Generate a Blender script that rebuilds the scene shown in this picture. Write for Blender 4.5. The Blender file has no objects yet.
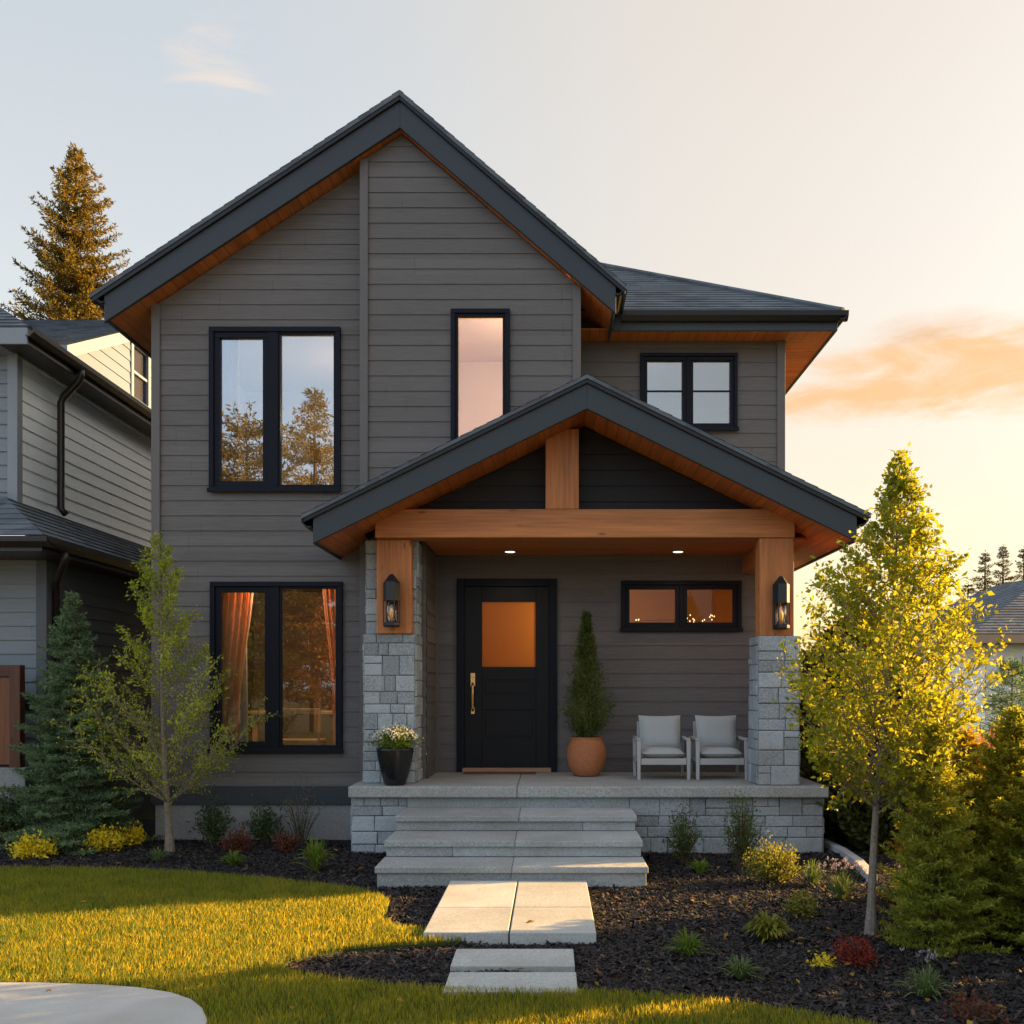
import bpy, bmesh, math, random
import numpy as np
from mathutils import Matrix, Vector
R = math.radians
random.seed(4)
sc = bpy.context.scene
col = sc.collection

# ------------------------------------------------------------------ camera
CAMH = 1.67
F = 1000.0; VX, VY = 550.0, 688.0
cam = bpy.data.cameras.new("camera"); co = bpy.data.objects.new("camera", cam); col.objects.link(co)
co.location = (0, 0, CAMH); co.rotation_euler = (R(90), 0, 0)
cam.sensor_width = 36; cam.lens = 36 * F / 1024
cam.shift_x = -(VX - 512) / 1024; cam.shift_y = (VY - 512) / 1024
cam.clip_start = 0.05; cam.clip_end = 1000
sc.camera = co

# ------------------------------------------------------------------ light
SUN_AZ, SUN_EL = 21.0, 14.0          # azimuth measured from +X towards +Y
sd = Vector((math.cos(R(SUN_AZ)) * math.cos(R(SUN_EL)), math.sin(R(SUN_AZ)) * math.cos(R(SUN_EL)), math.sin(R(SUN_EL))))
sl = bpy.data.lights.new("sun", 'SUN'); so = bpy.data.objects.new("sun", sl); col.objects.link(so)
sl.energy = 5.0; sl.angle = R(0.5); sl.color = (1.0, 0.57, 0.19)
so.rotation_euler = sd.to_track_quat('Z', 'Y').to_euler(); so.location = (30, 12, 12)
sc.view_settings.view_transform = 'Standard'; sc.view_settings.look = 'None'
sc.view_settings.gamma = 1; sc.view_settings.exposure = 2.1
sc.render.engine = 'CYCLES'
sc.cycles.use_denoising = True
sc.cycles.max_bounces = 8; sc.cycles.transparent_max_bounces = 12
sc.cycles.sample_clamp_indirect = 4.0
sc.cycles.caustics_reflective = False; sc.cycles.caustics_refractive = False

W = bpy.data.worlds.new("World"); sc.world = W; W.use_nodes = True
wt = W.node_tree; wn = wt.nodes; wl = wt.links
for n in list(wn): wn.remove(n)
def WN(t, **k):
    n = wn.new(t)
    for a, b in k.items(): setattr(n, a, b)
    return n
def wmath(op, a, b=None, c=None, clamp=False):
    n = WN('ShaderNodeMath', operation=op, use_clamp=clamp)
    for i, v in enumerate((a, b, c)):
        if v is None: continue
        if isinstance(v, (int, float)): n.inputs[i].default_value = v
        else: wl.new(v, n.inputs[i])
    return n.outputs[0]
def wmix(f, a, b, mode='MIX'):
    n = WN('ShaderNodeMix', data_type='RGBA', blend_type=mode)
    for i, v in ((0, f), (6, a), (7, b)):
        if isinstance(v, (int, float)): n.inputs[i].default_value = v
        elif isinstance(v, tuple): n.inputs[i].default_value = (*v, 1)
        else: wl.new(v, n.inputs[i])
    return n.outputs[2]
def wmap(v, a, b, c=0.0, d=1.0, smooth=True):
    n = WN('ShaderNodeMapRange', interpolation_type='SMOOTHSTEP' if smooth else 'LINEAR')
    wl.new(v, n.inputs[0])
    for i, x in enumerate((a, b, c, d)): n.inputs[1 + i].default_value = x
    return n.outputs[0]
out = WN('ShaderNodeOutputWorld')
sky = WN('ShaderNodeTexSky', sky_type='NISHITA'); sky.sun_disc = False
sky.sun_elevation = R(SUN_EL); sky.sun_rotation = R(90 - SUN_AZ)
sky.air_density = 1.0; sky.dust_density = 2.0; sky.ozone_density = 1.0
bgN = WN('ShaderNodeBackground'); bgN.inputs[1].default_value = 0.028; wl.new(sky.outputs[0], bgN.inputs[0])
tc = WN('ShaderNodeTexCoord'); D = tc.outputs['Generated']
dv = WN('ShaderNodeVectorMath', operation='DOT_PRODUCT'); wl.new(D, dv.inputs[0]); dv.inputs[1].default_value = tuple(sd)
dot = dv.outputs['Value']
sep = WN('ShaderNodeSeparateXYZ'); wl.new(D, sep.inputs[0]); dz = sep.outputs[2]; dy = sep.outputs[1]
warm = wmap(dot, 0.15, 0.62)
high = wmap(dz, 0.15, 0.58)
cold = wmix(high, (0.66, 0.62, 0.53), (0.535, 0.535, 0.505))
wrm = wmix(wmap(dz, 0.10, 0.50), (0.67, 0.47, 0.22), (0.70, 0.565, 0.385))
base = wmix(warm, cold, wrm)
base = wmix(wmath('MULTIPLY', wmap(dot, 0.52, 0.75), wmap(dz, 0.34, 0.10)), base, (0.52, 0.335, 0.11))
base = wmix(wmap(dot, 0.0, -0.5), base, (0.83, 0.98, 1.18))  # sky behind the camera brightened to lift the shaded front walls
# thin sunset clouds
def cloud(center, az_w, el_w, scale, lo, hi, seed):
    c = Vector(center).normalized()
    side = Vector((c.y, -c.x, 0)).normalized(); up = side.cross(c)
    if up.z < 0: up = -up
    def dd(v):
        n = WN('ShaderNodeVectorMath', operation='DOT_PRODUCT'); wl.new(D, n.inputs[0]); n.inputs[1].default_value = tuple(v); return n.outputs['Value']
    a = dd(side); b = dd(up); f = wmap(dd(c), 0.0, 0.3)
    cmb = WN('ShaderNodeCombineXYZ'); wl.new(wmath('MULTIPLY', a, scale), cmb.inputs[0]); wl.new(wmath('MULTIPLY', b, scale * 3.2), cmb.inputs[1]); cmb.inputs[2].default_value = seed
    nz = WN('ShaderNodeTexNoise'); nz.inputs['Scale'].default_value = 1.0; nz.inputs['Detail'].default_value = 7; nz.inputs['Roughness'].default_value = 0.60; nz.inputs['Distortion'].default_value = 0.5
    wl.new(cmb.outputs[0], nz.inputs['Vector'])
    ra = wmath('DIVIDE', a, az_w); rb = wmath('DIVIDE', b, el_w)
    r = wmath('SQRT', wmath('ADD', wmath('MULTIPLY', ra, ra), wmath('MULTIPLY', rb, rb)))
    m = wmap(r, 1.0, 0.15)
    v = wmath('ADD', nz.outputs[0], wmath('MULTIPLY', m, 0.36))
    return wmath('MULTIPLY', wmath('MULTIPLY', wmap(v, lo, hi), f), wmap(r, 1.0, 0.55))
cl1 = cloud((0.435, 1, 0.318), 0.30, 0.060, 9.0, 0.54, 0.92, 3.1)
base = wmix(cl1, base, (0.95, 0.50, 0.16))
nish = wmix(wmath('MULTIPLY', cl1, 0.65), sky.outputs[0], (0.0, 0.0, 0.0)); wl.new(nish, bgN.inputs[0])
base = wmix(wmath('MULTIPLY', cloud((0.385, 1, 0.362), 0.10, 0.020, 8.0, 0.5, 0.9, 8.1), 0.55), base, (0.66, 0.34, 0.08))
base = wmix(wmath('MULTIPLY', cloud((-0.332, 1, 0.628), 0.085, 0.06, 11.0, 0.72, 1.05, 5.4), 0.75), base, (0.84, 0.64, 0.44))
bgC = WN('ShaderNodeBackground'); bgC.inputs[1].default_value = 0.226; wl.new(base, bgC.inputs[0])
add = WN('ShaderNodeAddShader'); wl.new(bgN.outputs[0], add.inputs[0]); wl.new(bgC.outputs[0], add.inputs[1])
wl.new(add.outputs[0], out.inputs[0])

# ------------------------------------------------------------------ helpers
def wx(px, Y): return (px - VX) * Y / F
def wz(py, Y): return CAMH + (VY - py) * Y / F
def gp(px, py, z=0.0):
    Y = (CAMH - z) * F / (py - VY); return (wx(px, Y), Y)

def props(o, label=None, cat=None, group=None, kind=None):
    if label: o['label'] = label
    if cat: o['category'] = cat
    if group: o['group'] = group
    if kind: o['kind'] = kind
    return o
def empty(name, loc, label, cat, group=None, rz=0):
    o = bpy.data.objects.new(name, None); col.objects.link(o); o.location = loc; o.rotation_euler = (0, 0, rz); o.empty_display_size = .2
    return props(o, label, cat, group)
def world_of(o):
    m = o.matrix_parent_inverse @ Matrix.Translation(o.location) if o.parent else Matrix.Translation(o.location)
    return world_of(o.parent) @ m if o.parent else m
def attach(o, parent):
    """parent keeping world coordinates (ancestors are unrotated when parts are built)"""
    o.parent = parent; o.matrix_parent_inverse = world_of(parent).inverted()
def link(name, me, mats, parent=None, local=False):
    o = bpy.data.objects.new(name, me); col.objects.link(o)
    for m in (mats if isinstance(mats, (list, tuple)) else [mats]): me.materials.append(m)
    if parent is not None:
        if local: o.parent = parent
        else: attach(o, parent)
    return o
def copy_tree(o, parent=None):
    c = o.copy(); col.objects.link(c)
    if parent is not None: c.parent = parent
    for ch in [x for x in o.children]: copy_tree(ch, c)
    return c

class MB:
    def __init__(s): s.v = []; s.f = []; s.uv = []
    def add(s, vs, fs):
        b = len(s.v); s.v += [tuple(v) for v in vs]; s.f += [tuple(b + i for i in f) for f in fs]
    def box(s, x0, x1, y0, y1, z0, z1):
        s.add([(x0,y0,z0),(x1,y0,z0),(x1,y1,z0),(x0,y1,z0),(x0,y0,z1),(x1,y0,z1),(x1,y1,z1),(x0,y1,z1)],
              [(0,3,2,1),(4,5,6,7),(0,1,5,4),(1,2,6,5),(2,3,7,6),(3,0,4,7)])
        return s
    def prism_y(s, poly, y0, y1):
        n = len(poly)
        s.add([(x, y0, z) for x, z in poly] + [(x, y1, z) for x, z in poly],
              [tuple(range(n)), tuple(range(2*n-1, n-1, -1))] + [(i, i + n, (i+1) % n + n, (i+1) % n) for i in range(n)])
        return s
    def prism_x(s, poly, x0, x1):
        n = len(poly)
        s.add([(x0, y, z) for y, z in poly] + [(x1, y, z) for y, z in poly],
              [tuple(range(n)), tuple(range(2*n-1, n-1, -1))] + [(i, i + n, (i+1) % n + n, (i+1) % n) for i in range(n)])
        return s
    def prism_z(s, poly, z0, z1):
        n = len(poly)
        s.add([(x, y, z0) for x, y in poly] + [(x, y, z1) for x, y in poly],
              [tuple(range(n-1, -1, -1)), tuple(range(n, 2*n))] + [(i, (i+1) % n, (i+1) % n + n, i + n) for i in range(n)])
        return s
    def lathe(s, prof, cx=0, cy=0, n=32):
        m = len(prof); vs = []
        for r, z in prof:
            for k in range(n):
                a = 2*math.pi*k/n; vs.append((cx + r*math.cos(a), cy + r*math.sin(a), z))
        fs = [(i*n+k, i*n+(k+1) % n, (i+1)*n+(k+1) % n, (i+1)*n+k) for i in range(m-1) for k in range(n)]
        fs.append(tuple(range(n-1, -1, -1))); fs.append(tuple((m-1)*n + k for k in range(n)))
        s.add(vs, fs); return s
    def tube(s, pts, rad, n=8):
        pts = [Vector(p) for p in pts]; m = len(pts)
        if not isinstance(rad, (list, tuple)): rad = [rad]*m
        vs = []
        for i, p in enumerate(pts):
            t = (pts[min(i+1, m-1)] - pts[max(i-1, 0)]).normalized()
            a = t.orthogonal().normalized() if i == 0 else (a - t * a.dot(t)).normalized()
            b = t.cross(a)
            for k in range(n):
                w = 2*math.pi*k/n; vs.append(p + (a*math.cos(w) + b*math.sin(w))*rad[i])
        fs = [(i*n+k, i*n+(k+1) % n, (i+1)*n+(k+1) % n, (i+1)*n+k) for i in range(m-1) for k in range(n)]
        fs.append(tuple(range(n-1, -1, -1))); fs.append(tuple((m-1)*n + k for k in range(n)))
        s.add(vs, fs); return s
    def courses(s, O, U, V, N, v0, v1, interval, step, t, holes=(), kinks=()):
        """overlapping boards / shingles; boards run along U, rise along V, face N"""
        O, U, V, N = Vector(O), Vector(U), Vector(V), Vector(N)
        k = 0
        while v0 + k*step < v1 - 1e-4:
            a, b = v0 + k*step, min(v0 + (k+1)*step, v1); k += 1
            cuts = sorted({a, b} | {z for h in holes for z in (h[2], h[3]) if a < z < b} | {z for z in kinks if a < z < b})
            for c0, c1 in zip(cuts, cuts[1:]):
                if c1 - c0 < 1e-4: continue
                mid = (c0 + c1) / 2
                L0, R0 = interval(c0 + 1e-6); L1, R1 = interval(c1 - 1e-6)
                hs = sorted((h[0], h[1]) for h in holes if h[2] < mid < h[3])
                segs = []; curL = (L0, L1)
                for ha, hb in hs: segs.append((curL, (ha, ha))); curL = (hb, hb)
                segs.append((curL, (R0, R1)))
                o0 = t * (1 - (c0 - a) / step); o1 = t * (1 - (c1 - a) / step) 
                for (la, lb), (ra, rb) in segs:
                    if ra - la < 1e-4 and rb - lb < 1e-4: continue
                    P = lambda u, v, o: O + U*u + V*v + N*o
                    s.add([P(la, c0, o0), P(ra, c0, o0), P(rb, c1, o1), P(lb, c1, o1)], [(0, 1, 2, 3)])
                    if c0 == a: s.add([P(la, c0, 0), P(ra, c0, 0), P(ra, c0, o0), P(la, c0, o0)], [(0, 1, 2, 3)])
        return s
    def build(s, name, mats, parent=None, bevel=0, smooth=False, seg=2, origin=None):
        me = bpy.data.meshes.new(name)
        vs = s.v if origin is None else [(a-origin[0], b-origin[1], c-origin[2]) for a, b, c in s.v]
        me.from_pydata(vs, [], s.f); me.update()
        if smooth: me.shade_smooth() if hasattr(me, 'shade_smooth') else None
        o = link(name, me, mats, parent)
        if origin is not None: o.location = origin
        if bevel:
            m = o.modifiers.new("bevel", 'BEVEL'); m.width = bevel; m.segments = seg; m.limit_method = 'ANGLE'; m.angle_limit = R(40)
        return o

def np_mesh(name, V, faces):
    """V (n,3); faces list of int arrays (k,3) or (k,4)"""
    me = bpy.data.meshes.new(name)
    V = np.asarray(V, np.float32).reshape(-1, 3)
    me.vertices.add(len(V)); me.vertices.foreach_set('co', V.ravel())
    idx = np.concatenate([f.ravel() for f in faces]).astype(np.int32)
    tot = np.concatenate([np.full(len(f), f.shape[1], np.int32) for f in faces])
    st = np.concatenate([[0], np.cumsum(tot)[:-1]]).astype(np.int32)
    me.loops.add(len(idx)); me.loops.foreach_set('vertex_index', idx)
    me.polygons.add(len(tot)); me.polygons.foreach_set('loop_start', st); me.polygons.foreach_set('loop_total', tot)
    me.update(calc_edges=True); me.validate()
    return me
def nrm(a): return a / np.maximum(np.linalg.norm(a, axis=-1, keepdims=True), 1e-9)

# ------------------------------------------------------------------ materials
def mat(name):
    m = bpy.data.materials.new(name); m.use_nodes = True
    nt = m.node_tree; b = nt.nodes['Principled BSDF']
    return m, nt, b
class NT:
    def __init__(s, nt): s.nt = nt; s.n = nt.nodes; s.l = nt.links
    def node(s, t, **k):
        n = s.n.new(t)
        for a, b in k.items(): setattr(n, a, b)
        return n
    def put(s, v, inp):
        if isinstance(v, (int, float)): inp.default_value = v
        elif isinstance(v, tuple): inp.default_value = (*v, 1) if len(v) == 3 and inp.type == 'RGBA' else v
        else: s.l.new(v, inp)
    def math(s, op, a, b=None):
        n = s.node('ShaderNodeMath', operation=op); s.put(a, n.inputs[0])
        if b is not None: s.put(b, n.inputs[1])
        return n.outputs[0]
    def mix(s, f, a, b, mode='MIX'):
        n = s.node('ShaderNodeMix', data_type='RGBA', blend_type=mode); s.put(f, n.inputs[0]); s.put(a, n.inputs[6]); s.put(b, n.inputs[7]); return n.outputs[2]
    def coord(s, scale=(1, 1, 1), kind='Object'):
        t = s.node('ShaderNodeTexCoord'); m = s.node('ShaderNodeMapping'); m.inputs['Scale'].default_value = scale
        s.l.new(t.outputs[kind], m.inputs[0]); return m.outputs[0]
    def noise(s, vec, scale, detail=4, rough=.55):
        n = s.node('ShaderNodeTexNoise'); s.l.new(vec, n.inputs['Vector']); n.inputs['Scale'].default_value = scale
        n.inputs['Detail'].default_value = detail; n.inputs['Roughness'].default_value = rough; return n.outputs[0]
    def ramp(s, v, a, b, c=0., d=1.):
        n = s.node('ShaderNodeMapRange'); s.put(v, n.inputs[0])
        for i, x in enumerate((a, b, c, d)): n.inputs[1+i].default_value = x
        return n.outputs[0]
    def bump(s, h, strength, dist, b, prev=None):
        n = s.node('ShaderNodeBump'); n.inputs['Strength'].default_value = strength; n.inputs['Distance'].default_value = dist
        s.l.new(h, n.inputs['Height'])
        if prev is not None: s.l.new(prev, n.inputs['Normal'])
        if b is not None: s.l.new(n.outputs[0], b.inputs['Normal'])
        return n.outputs[0]
def sc3(c, k): return tuple(x*k for x in c)

def m_siding(name, c, step=0.175, z0=0.0, var=.12):
    m, nt, b = mat(name); T = NT(nt)
    co_ = T.coord(); sp = T.node('ShaderNodeSeparateXYZ'); T.l.new(co_, sp.inputs[0])
    k = T.math('FLOOR', T.math('DIVIDE', T.math('SUBTRACT', sp.outputs[2], z0), step))
    wn_ = T.node('ShaderNodeTexWhiteNoise', noise_dimensions='1D'); T.l.new(k, wn_.inputs['W'])
    g = T.noise(T.coord((4, 4, 95)), 1.0, 5, .68)
    big = T.noise(T.coord((.6, .6, 1.2)), 1.0, 3, .5)
    f = T.math('ADD', T.math('ADD', T.math('MULTIPLY', wn_.outputs[0], .35), T.math('MULTIPLY', T.ramp(g, .3, .7), .62)), T.math('MULTIPLY', big, .42))
    cc = T.mix(f, sc3(c, 1-var*1.6), sc3(c, 1+var*1.6)); uu = T.math('FRACT', T.math('ADD', T.math('DIVIDE', T.math('ADD', sp.outputs[0], sp.outputs[1]), 3.66), T.math('MULTIPLY', wn_.outputs[0], 7.3)))
    jt = T.math('LESS_THAN', uu, .0011); cc = T.mix(T.math('MULTIPLY', jt, .7), cc, sc3(c, .25))
    T.l.new(cc, b.inputs['Base Color'])
    b.inputs['Roughness'].default_value = .62; b.inputs['Specular IOR Level'].default_value = .3
    T.bump(g, .6, .006, b); return m
def m_plain(name, c, rough=.5, metal=0, var=.12, nscale=6, bump=.0, spec=.5):
    m, nt, b = mat(name); T = NT(nt)
    n = T.noise(T.coord(), nscale, 5, .6)
    T.l.new(T.mix(n, sc3(c, 1-var), sc3(c, 1+var)), b.inputs['Base Color'])
    b.inputs['Roughness'].default_value = rough; b.inputs['Metallic'].default_value = metal; b.inputs['Specular IOR Level'].default_value = spec
    if bump: T.bump(T.noise(T.coord(), nscale*12, 4), bump, .004, b)
    return m
def m_wood(name, c, scale, groove=None, gaxis=0, rough=.5):
    m, nt, b = mat(name); T = NT(nt)
    g = T.noise(T.coord(scale), 1.0, 6, .62); g2 = T.noise(T.coord(sc3(scale, .22)), 1.0, 3, .5)
    f = T.ramp(T.math('ADD', T.math('MULTIPLY', g, .7), T.math('MULTIPLY', g2, .5)), .35, .85)
    cc = T.mix(f, sc3(c, .50), sc3(c, 1.36))
    kn = T.node('ShaderNodeTexVoronoi'); T.l.new(T.coord(tuple(2.2 if k_ < 10 else 7.5 for k_ in scale)), kn.inputs['Vector']); kn.inputs['Scale'].default_value = 1.0
    cc = T.mix(T.ramp(kn.outputs['Distance'], .14, .04), cc, sc3(c, .34))
    h = g
    if groove:
        sp = T.node('ShaderNodeSeparateXYZ'); T.l.new(T.coord(), sp.inputs[0])
        q = T.math('DIVIDE', sp.outputs[gaxis], groove); fr = T.math('FRACT', q)
        line = T.ramp(T.math('ABSOLUTE', T.math('SUBTRACT', fr, .5)), .455, .5)
        wn_ = T.node('ShaderNodeTexWhiteNoise', noise_dimensions='1D'); T.l.new(T.math('FLOOR', q), wn_.inputs['W'])
        cc = T.mix(T.math('MULTIPLY', wn_.outputs[0], .45), cc, sc3(c, .6)); cc = T.mix(line, cc, sc3(c, .25))
    T.l.new(cc, b.inputs['Base Color']); b.inputs['Roughness'].default_value = rough; b.inputs['Specular IOR Level'].default_value = .35
    T.bump(h, .25, .003, b); return m
def m_stone(name, c, var=.35, speck=55, bump=.9, rough=.85, island=True):
    m, nt, b = mat(name); T = NT(nt); co_ = T.coord()
    s1 = T.noise(co_, speck, 3, .7); s2 = T.noise(co_, 7, 5, .6); s3 = T.noise(co_, 1.3, 3)
    f = T.math('ADD', T.math('MULTIPLY', T.ramp(s1, .36, .64), .75), T.math('MULTIPLY', s2, .45))
    if island:
        ge = T.node('ShaderNodeNewGeometry'); f = T.math('ADD', f, T.math('MULTIPLY', T.math('SUBTRACT', ge.outputs['Random Per Island'], .5), .85))
    cc = T.mix(f, sc3(c, 1-var), sc3(c, 1+var)); cc = T.mix(T.math('MULTIPLY', T.ramp(s3, .42, .68), .55), cc, sc3((c[0]*1.08, c[1], c[2]*.88), .62))
    T.l.new(cc, b.inputs['Base Color']); b.inputs['Roughness'].default_value = rough; b.inputs['Specular IOR Level'].default_value = .25
    n1 = T.bump(s2, bump, .02, None); T.bump(s1, bump*.8, .006, b, n1); return m
def m_shingle(name, c):
    m, nt, b = mat(name); T = NT(nt)
    co_ = T.coord(); s1 = T.noise(co_, 160, 2); s2 = T.noise(co_, 3.5, 4)
    vo = T.node('ShaderNodeTexVoronoi'); T.l.new(T.coord((4.5, 4.5, 7.5)), vo.inputs['Vector']); vo.inputs['Scale'].default_value = 1.0
    sp = T.node('ShaderNodeSeparateColor'); T.l.new(vo.outputs['Color'], sp.inputs[0])
    f = T.math('ADD', T.math('ADD', T.math('MULTIPLY', sp.outputs[0], .5), T.math('MULTIPLY', s1, .35)), T.math('MULTIPLY', s2, .25))
    T.l.new(T.mix(f, sc3(c, .5), sc3(c, 1.5)), b.inputs['Base Color']); b.inputs['Roughness'].default_value = .9; b.inputs['Specular IOR Level'].default_value = .2
    T.bump(s1, .6, .004, b); return m
def m_glass(name, refl, tint=(.93, .95, .95), wob=.004):
    m, nt, b = mat(name); T = NT(nt); nt.nodes.remove(b)
    tr = T.node('ShaderNodeBsdfTransparent'); tr.inputs[0].default_value = (*tint, 1)
    gl = T.node('ShaderNodeBsdfGlossy'); gl.inputs['Roughness'].default_value = 0.0; gl.inputs[0].default_value = (.97, .98, 1, 1)
    n = T.noise(T.coord(), 1.1, 1); T.l.new(T.bump(n, wob*10, .02, None), gl.inputs['Normal'])
    mx = T.node('ShaderNodeMixShader'); lw = T.node('ShaderNodeFresnel'); lw.inputs[0].default_value = 1.5
    T.l.new(T.math('MINIMUM', T.math('ADD', T.math('MULTIPLY', lw.outputs[0], .9), refl), .95), mx.inputs[0])
    T.l.new(tr.outputs[0], mx.inputs[1]); T.l.new(gl.outputs[0], mx.inputs[2]); T.l.new(mx.outputs[0], nt.nodes['Material Output'].inputs[0]); return m
def m_leaf(name, c0, c1, trans=.45, rough=.5, tcol=None):
    m, nt, b = mat(name); T = NT(nt); nt.nodes.remove(b)
    ge = T.node('ShaderNodeNewGeometry'); r = ge.outputs['Random Per Island']
    big = T.noise(T.coord(), 3.2, 2)
    f = T.math('ADD', T.math('MULTIPLY', r, .65), T.math('MULTIPLY', T.ramp(big, .35, .65), .35))
    c = T.mix(f, c0, c1)
    d = T.node('ShaderNodeBsdfPrincipled'); T.l.new(c, d.inputs['Base Color']); d.inputs['Roughness'].default_value = rough; d.inputs['Specular IOR Level'].default_value = .25
    t = T.node('ShaderNodeBsdfTranslucent'); T.l.new(T.mix(1.0, c, tcol or (1.25, 1.2, .5), 'MULTIPLY'), t.inputs[0])
    mx = T.node('ShaderNodeMixShader'); mx.inputs[0].default_value = trans
    T.l.new(d.outputs[0], mx.inputs[1]); T.l.new(t.outputs[0], mx.inputs[2]); T.l.new(mx.outputs[0], nt.nodes['Material Output'].inputs[0]); return m
def m_emit(name, c, s):
    m, nt, b = mat(name); b.inputs['Base Color'].default_value = (*c, 1); b.inputs['Emission Color'].default_value = (*c, 1); b.inputs['Emission Strength'].default_value = s
    return m

STEP = .168
M = {}
M['siding'] = m_siding('grey_lap_siding', (.126, .117, .117), STEP, var=.18)
M['siding_dark'] = m_siding('dark_gable_siding', (.016, .015, .017), STEP)
M['trim'] = m_plain('corner_trim_paint', (.122, .114, .114), .6)
M['fascia'] = m_plain('charcoal_fascia', (.027, .037, .050), .6, var=.10, nscale=2.5, bump=.04)
M['gutter'] = m_plain('dark_gutter_metal', (.010, .010, .013), .4, spec=.35)
M['frame'] = m_plain('black_window_frame', (.0050, .0070, .014), .5, var=.06, spec=.16)
M['shingle'] = m_shingle('asphalt_shingles', (.105, .125, .15))
M['wood_x'] = m_wood('cedar_beam', (.50, .185, .060), (1.6, 34, 34))
M['wood_z'] = m_wood('cedar_post', (.50, .180, .056), (34, 34, 1.6))
M['soffit'] = m_wood('cedar_soffit', (.55, .175, .045), (22, 1.5, 22), groove=.115, gaxis=0)
M['soffit_y'] = m_wood('cedar_soffit_boards', (.55, .175, .045), (1.5, 22, 22), groove=.115, gaxis=1)
M['stone'] = m_stone('granite_blocks', (.31, .345, .375))
M['mortar'] = m_stone('mortar', (.10, .105, .11), island=False)
M['cap'] = m_stone('granite_slab', (.33, .34, .335), var=.34, island=False, bump=.35)
M['step'] = m_stone('step_stone', (.34, .365, .375), var=.30, bump=.7)
M['flag'] = m_stone('flagstone', (.44, .46, .46), var=.2, bump=.18, rough=.8)
M['concrete'] = m_stone('pale_concrete', (.46, .47, .475), var=.12, bump=.2, island=False, speck=140)
M['foundation'] = m_stone('foundation_render', (.27, .27, .28), var=.2, bump=.5, island=False)
M['gl_hi'] = m_glass('reflective_window_glass', .19)
M['gl_mid'] = m_glass('window_glass', .06)
M['gl_lo'] = m_glass('clear_window_glass', .035)
M['gl_warm'] = m_glass('porch_window_glass', -.025)
M['door'] = m_plain('black_door_paint', (.0035, .0045, .008), .5, var=.1, spec=.25)
M['brass'] = m_plain('brushed_brass', (.62, .38, .16), .32, 1.0)
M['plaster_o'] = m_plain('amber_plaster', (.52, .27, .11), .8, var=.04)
M['plaster'] = m_plain('mirrored_sky_plaster', (.66, .50, .38), .8, var=.04)  # peach tone stands in for sky mirrored in the tall upper window
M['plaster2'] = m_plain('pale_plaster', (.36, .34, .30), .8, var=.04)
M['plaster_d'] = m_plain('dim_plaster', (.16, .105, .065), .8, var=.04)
M['curtain'] = m_leaf('orange_curtain_cloth', (.74, .46, .29), (.80, .52, .34), .5, .8, (1.1, .9, .8))
M['curtain_w'] = m_leaf('cream_curtain_cloth', (.66, .50, .34), (.72, .55, .38), .3, .8, (1, .95, .9))
M['sheer'] = m_leaf('white_sheer_cloth', (.55, .5, .45), (.6, .55, .5), .4, .8, (1, 1, 1))
M['lamp_black'] = m_plain('lantern_black', (.012, .015, .02), .4)
M['pot_black'] = m_plain('black_glazed_pot', (.014, .014, .016), .22)
M['terracotta'] = m_stone('terracotta', (.42, .16, .07), var=.28, bump=.3, island=False, speck=60, rough=.7)
M['chair'] = m_plain('light_grey_painted_wood', (.40, .40, .40), .5)
M['cushion'] = m_plain('pale_grey_fabric', (.40, .42, .42), .9, var=.06, nscale=30, bump=.3)
M['soil'] = m_plain('potting_soil', (.02, .014, .01), .95)
M['bark'] = m_stone('tree_bark', (.20, .165, .135), var=.4, speck=40, bump=1., island=False)
M['bark_d'] = m_stone('dark_bark', (.10, .07, .05), var=.4, speck=40, bump=1., island=False)
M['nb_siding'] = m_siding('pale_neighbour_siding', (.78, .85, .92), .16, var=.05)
M['nb_siding'].node_tree.nodes['Principled BSDF'].inputs['Roughness'].default_value = .3
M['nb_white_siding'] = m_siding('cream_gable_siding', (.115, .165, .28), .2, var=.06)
M['nb_blue'] = m_siding('grey_blue_siding', (.21, .24, .27), .16, var=.06)
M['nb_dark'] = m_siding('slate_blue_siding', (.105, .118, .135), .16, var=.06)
M['nb_trim'] = m_plain('pale_trim_paint', (.24, .27, .31), .6)
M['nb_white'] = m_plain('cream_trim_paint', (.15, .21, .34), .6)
M['brown'] = m_plain('brown_gutter_metal', (.022, .018, .018), .35)
M['fence'] = m_wood('brown_stained_wood', (.11, .042, .022), (30, 30, 2))
M['chairwood'] = m_wood('oak_chair_wood', (.40, .22, .10), (20, 20, 4))

# ------------------------------------------------------------------ ground
def pts_in_poly(P, poly):
    x, y = P[:, 0], P[:, 1]; ins = np.zeros(len(P), bool); n = len(poly)
    for i in range(n):
        x0, y0 = poly[i]; x1, y1 = poly[(i+1) % n]
        c = (y0 > y) != (y1 > y)
        xi = (x1-x0)*(y-y0)/((y1-y0) if y1 != y0 else 1e-9)+x0
        ins ^= c & (x < xi)
    return ins
lawn_px = [(0,870),(60,870),(120,871),(200,875),(260,880),(310,885),(355,891),(380,897),(389,903),(386,912),(382,920),(395,928),(425,933),(462,936),(478,938),(466,942),(430,945),(390,947),(345,951),(310,957),(288,963),(281,968),(290,974),(320,980),(370,986),(430,991),(500,994),(600,995),(680,1000),(760,1009),(850,1024)]
lawn_poly = [(-16, gp(0,870)[1]+.25), (-9, gp(0,870)[1]+.12)] + [gp(*p) for p in lawn_px] + [(2.0, 4.6), (3.2, 4.0), (6, 3.3), (16, 2.6), (16, -3), (-16, -3)]
pave_px = [(0,988),(40,988),(100,990),(140,993),(172,998),(192,1005),(203,1014),(208,1026)]
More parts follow.
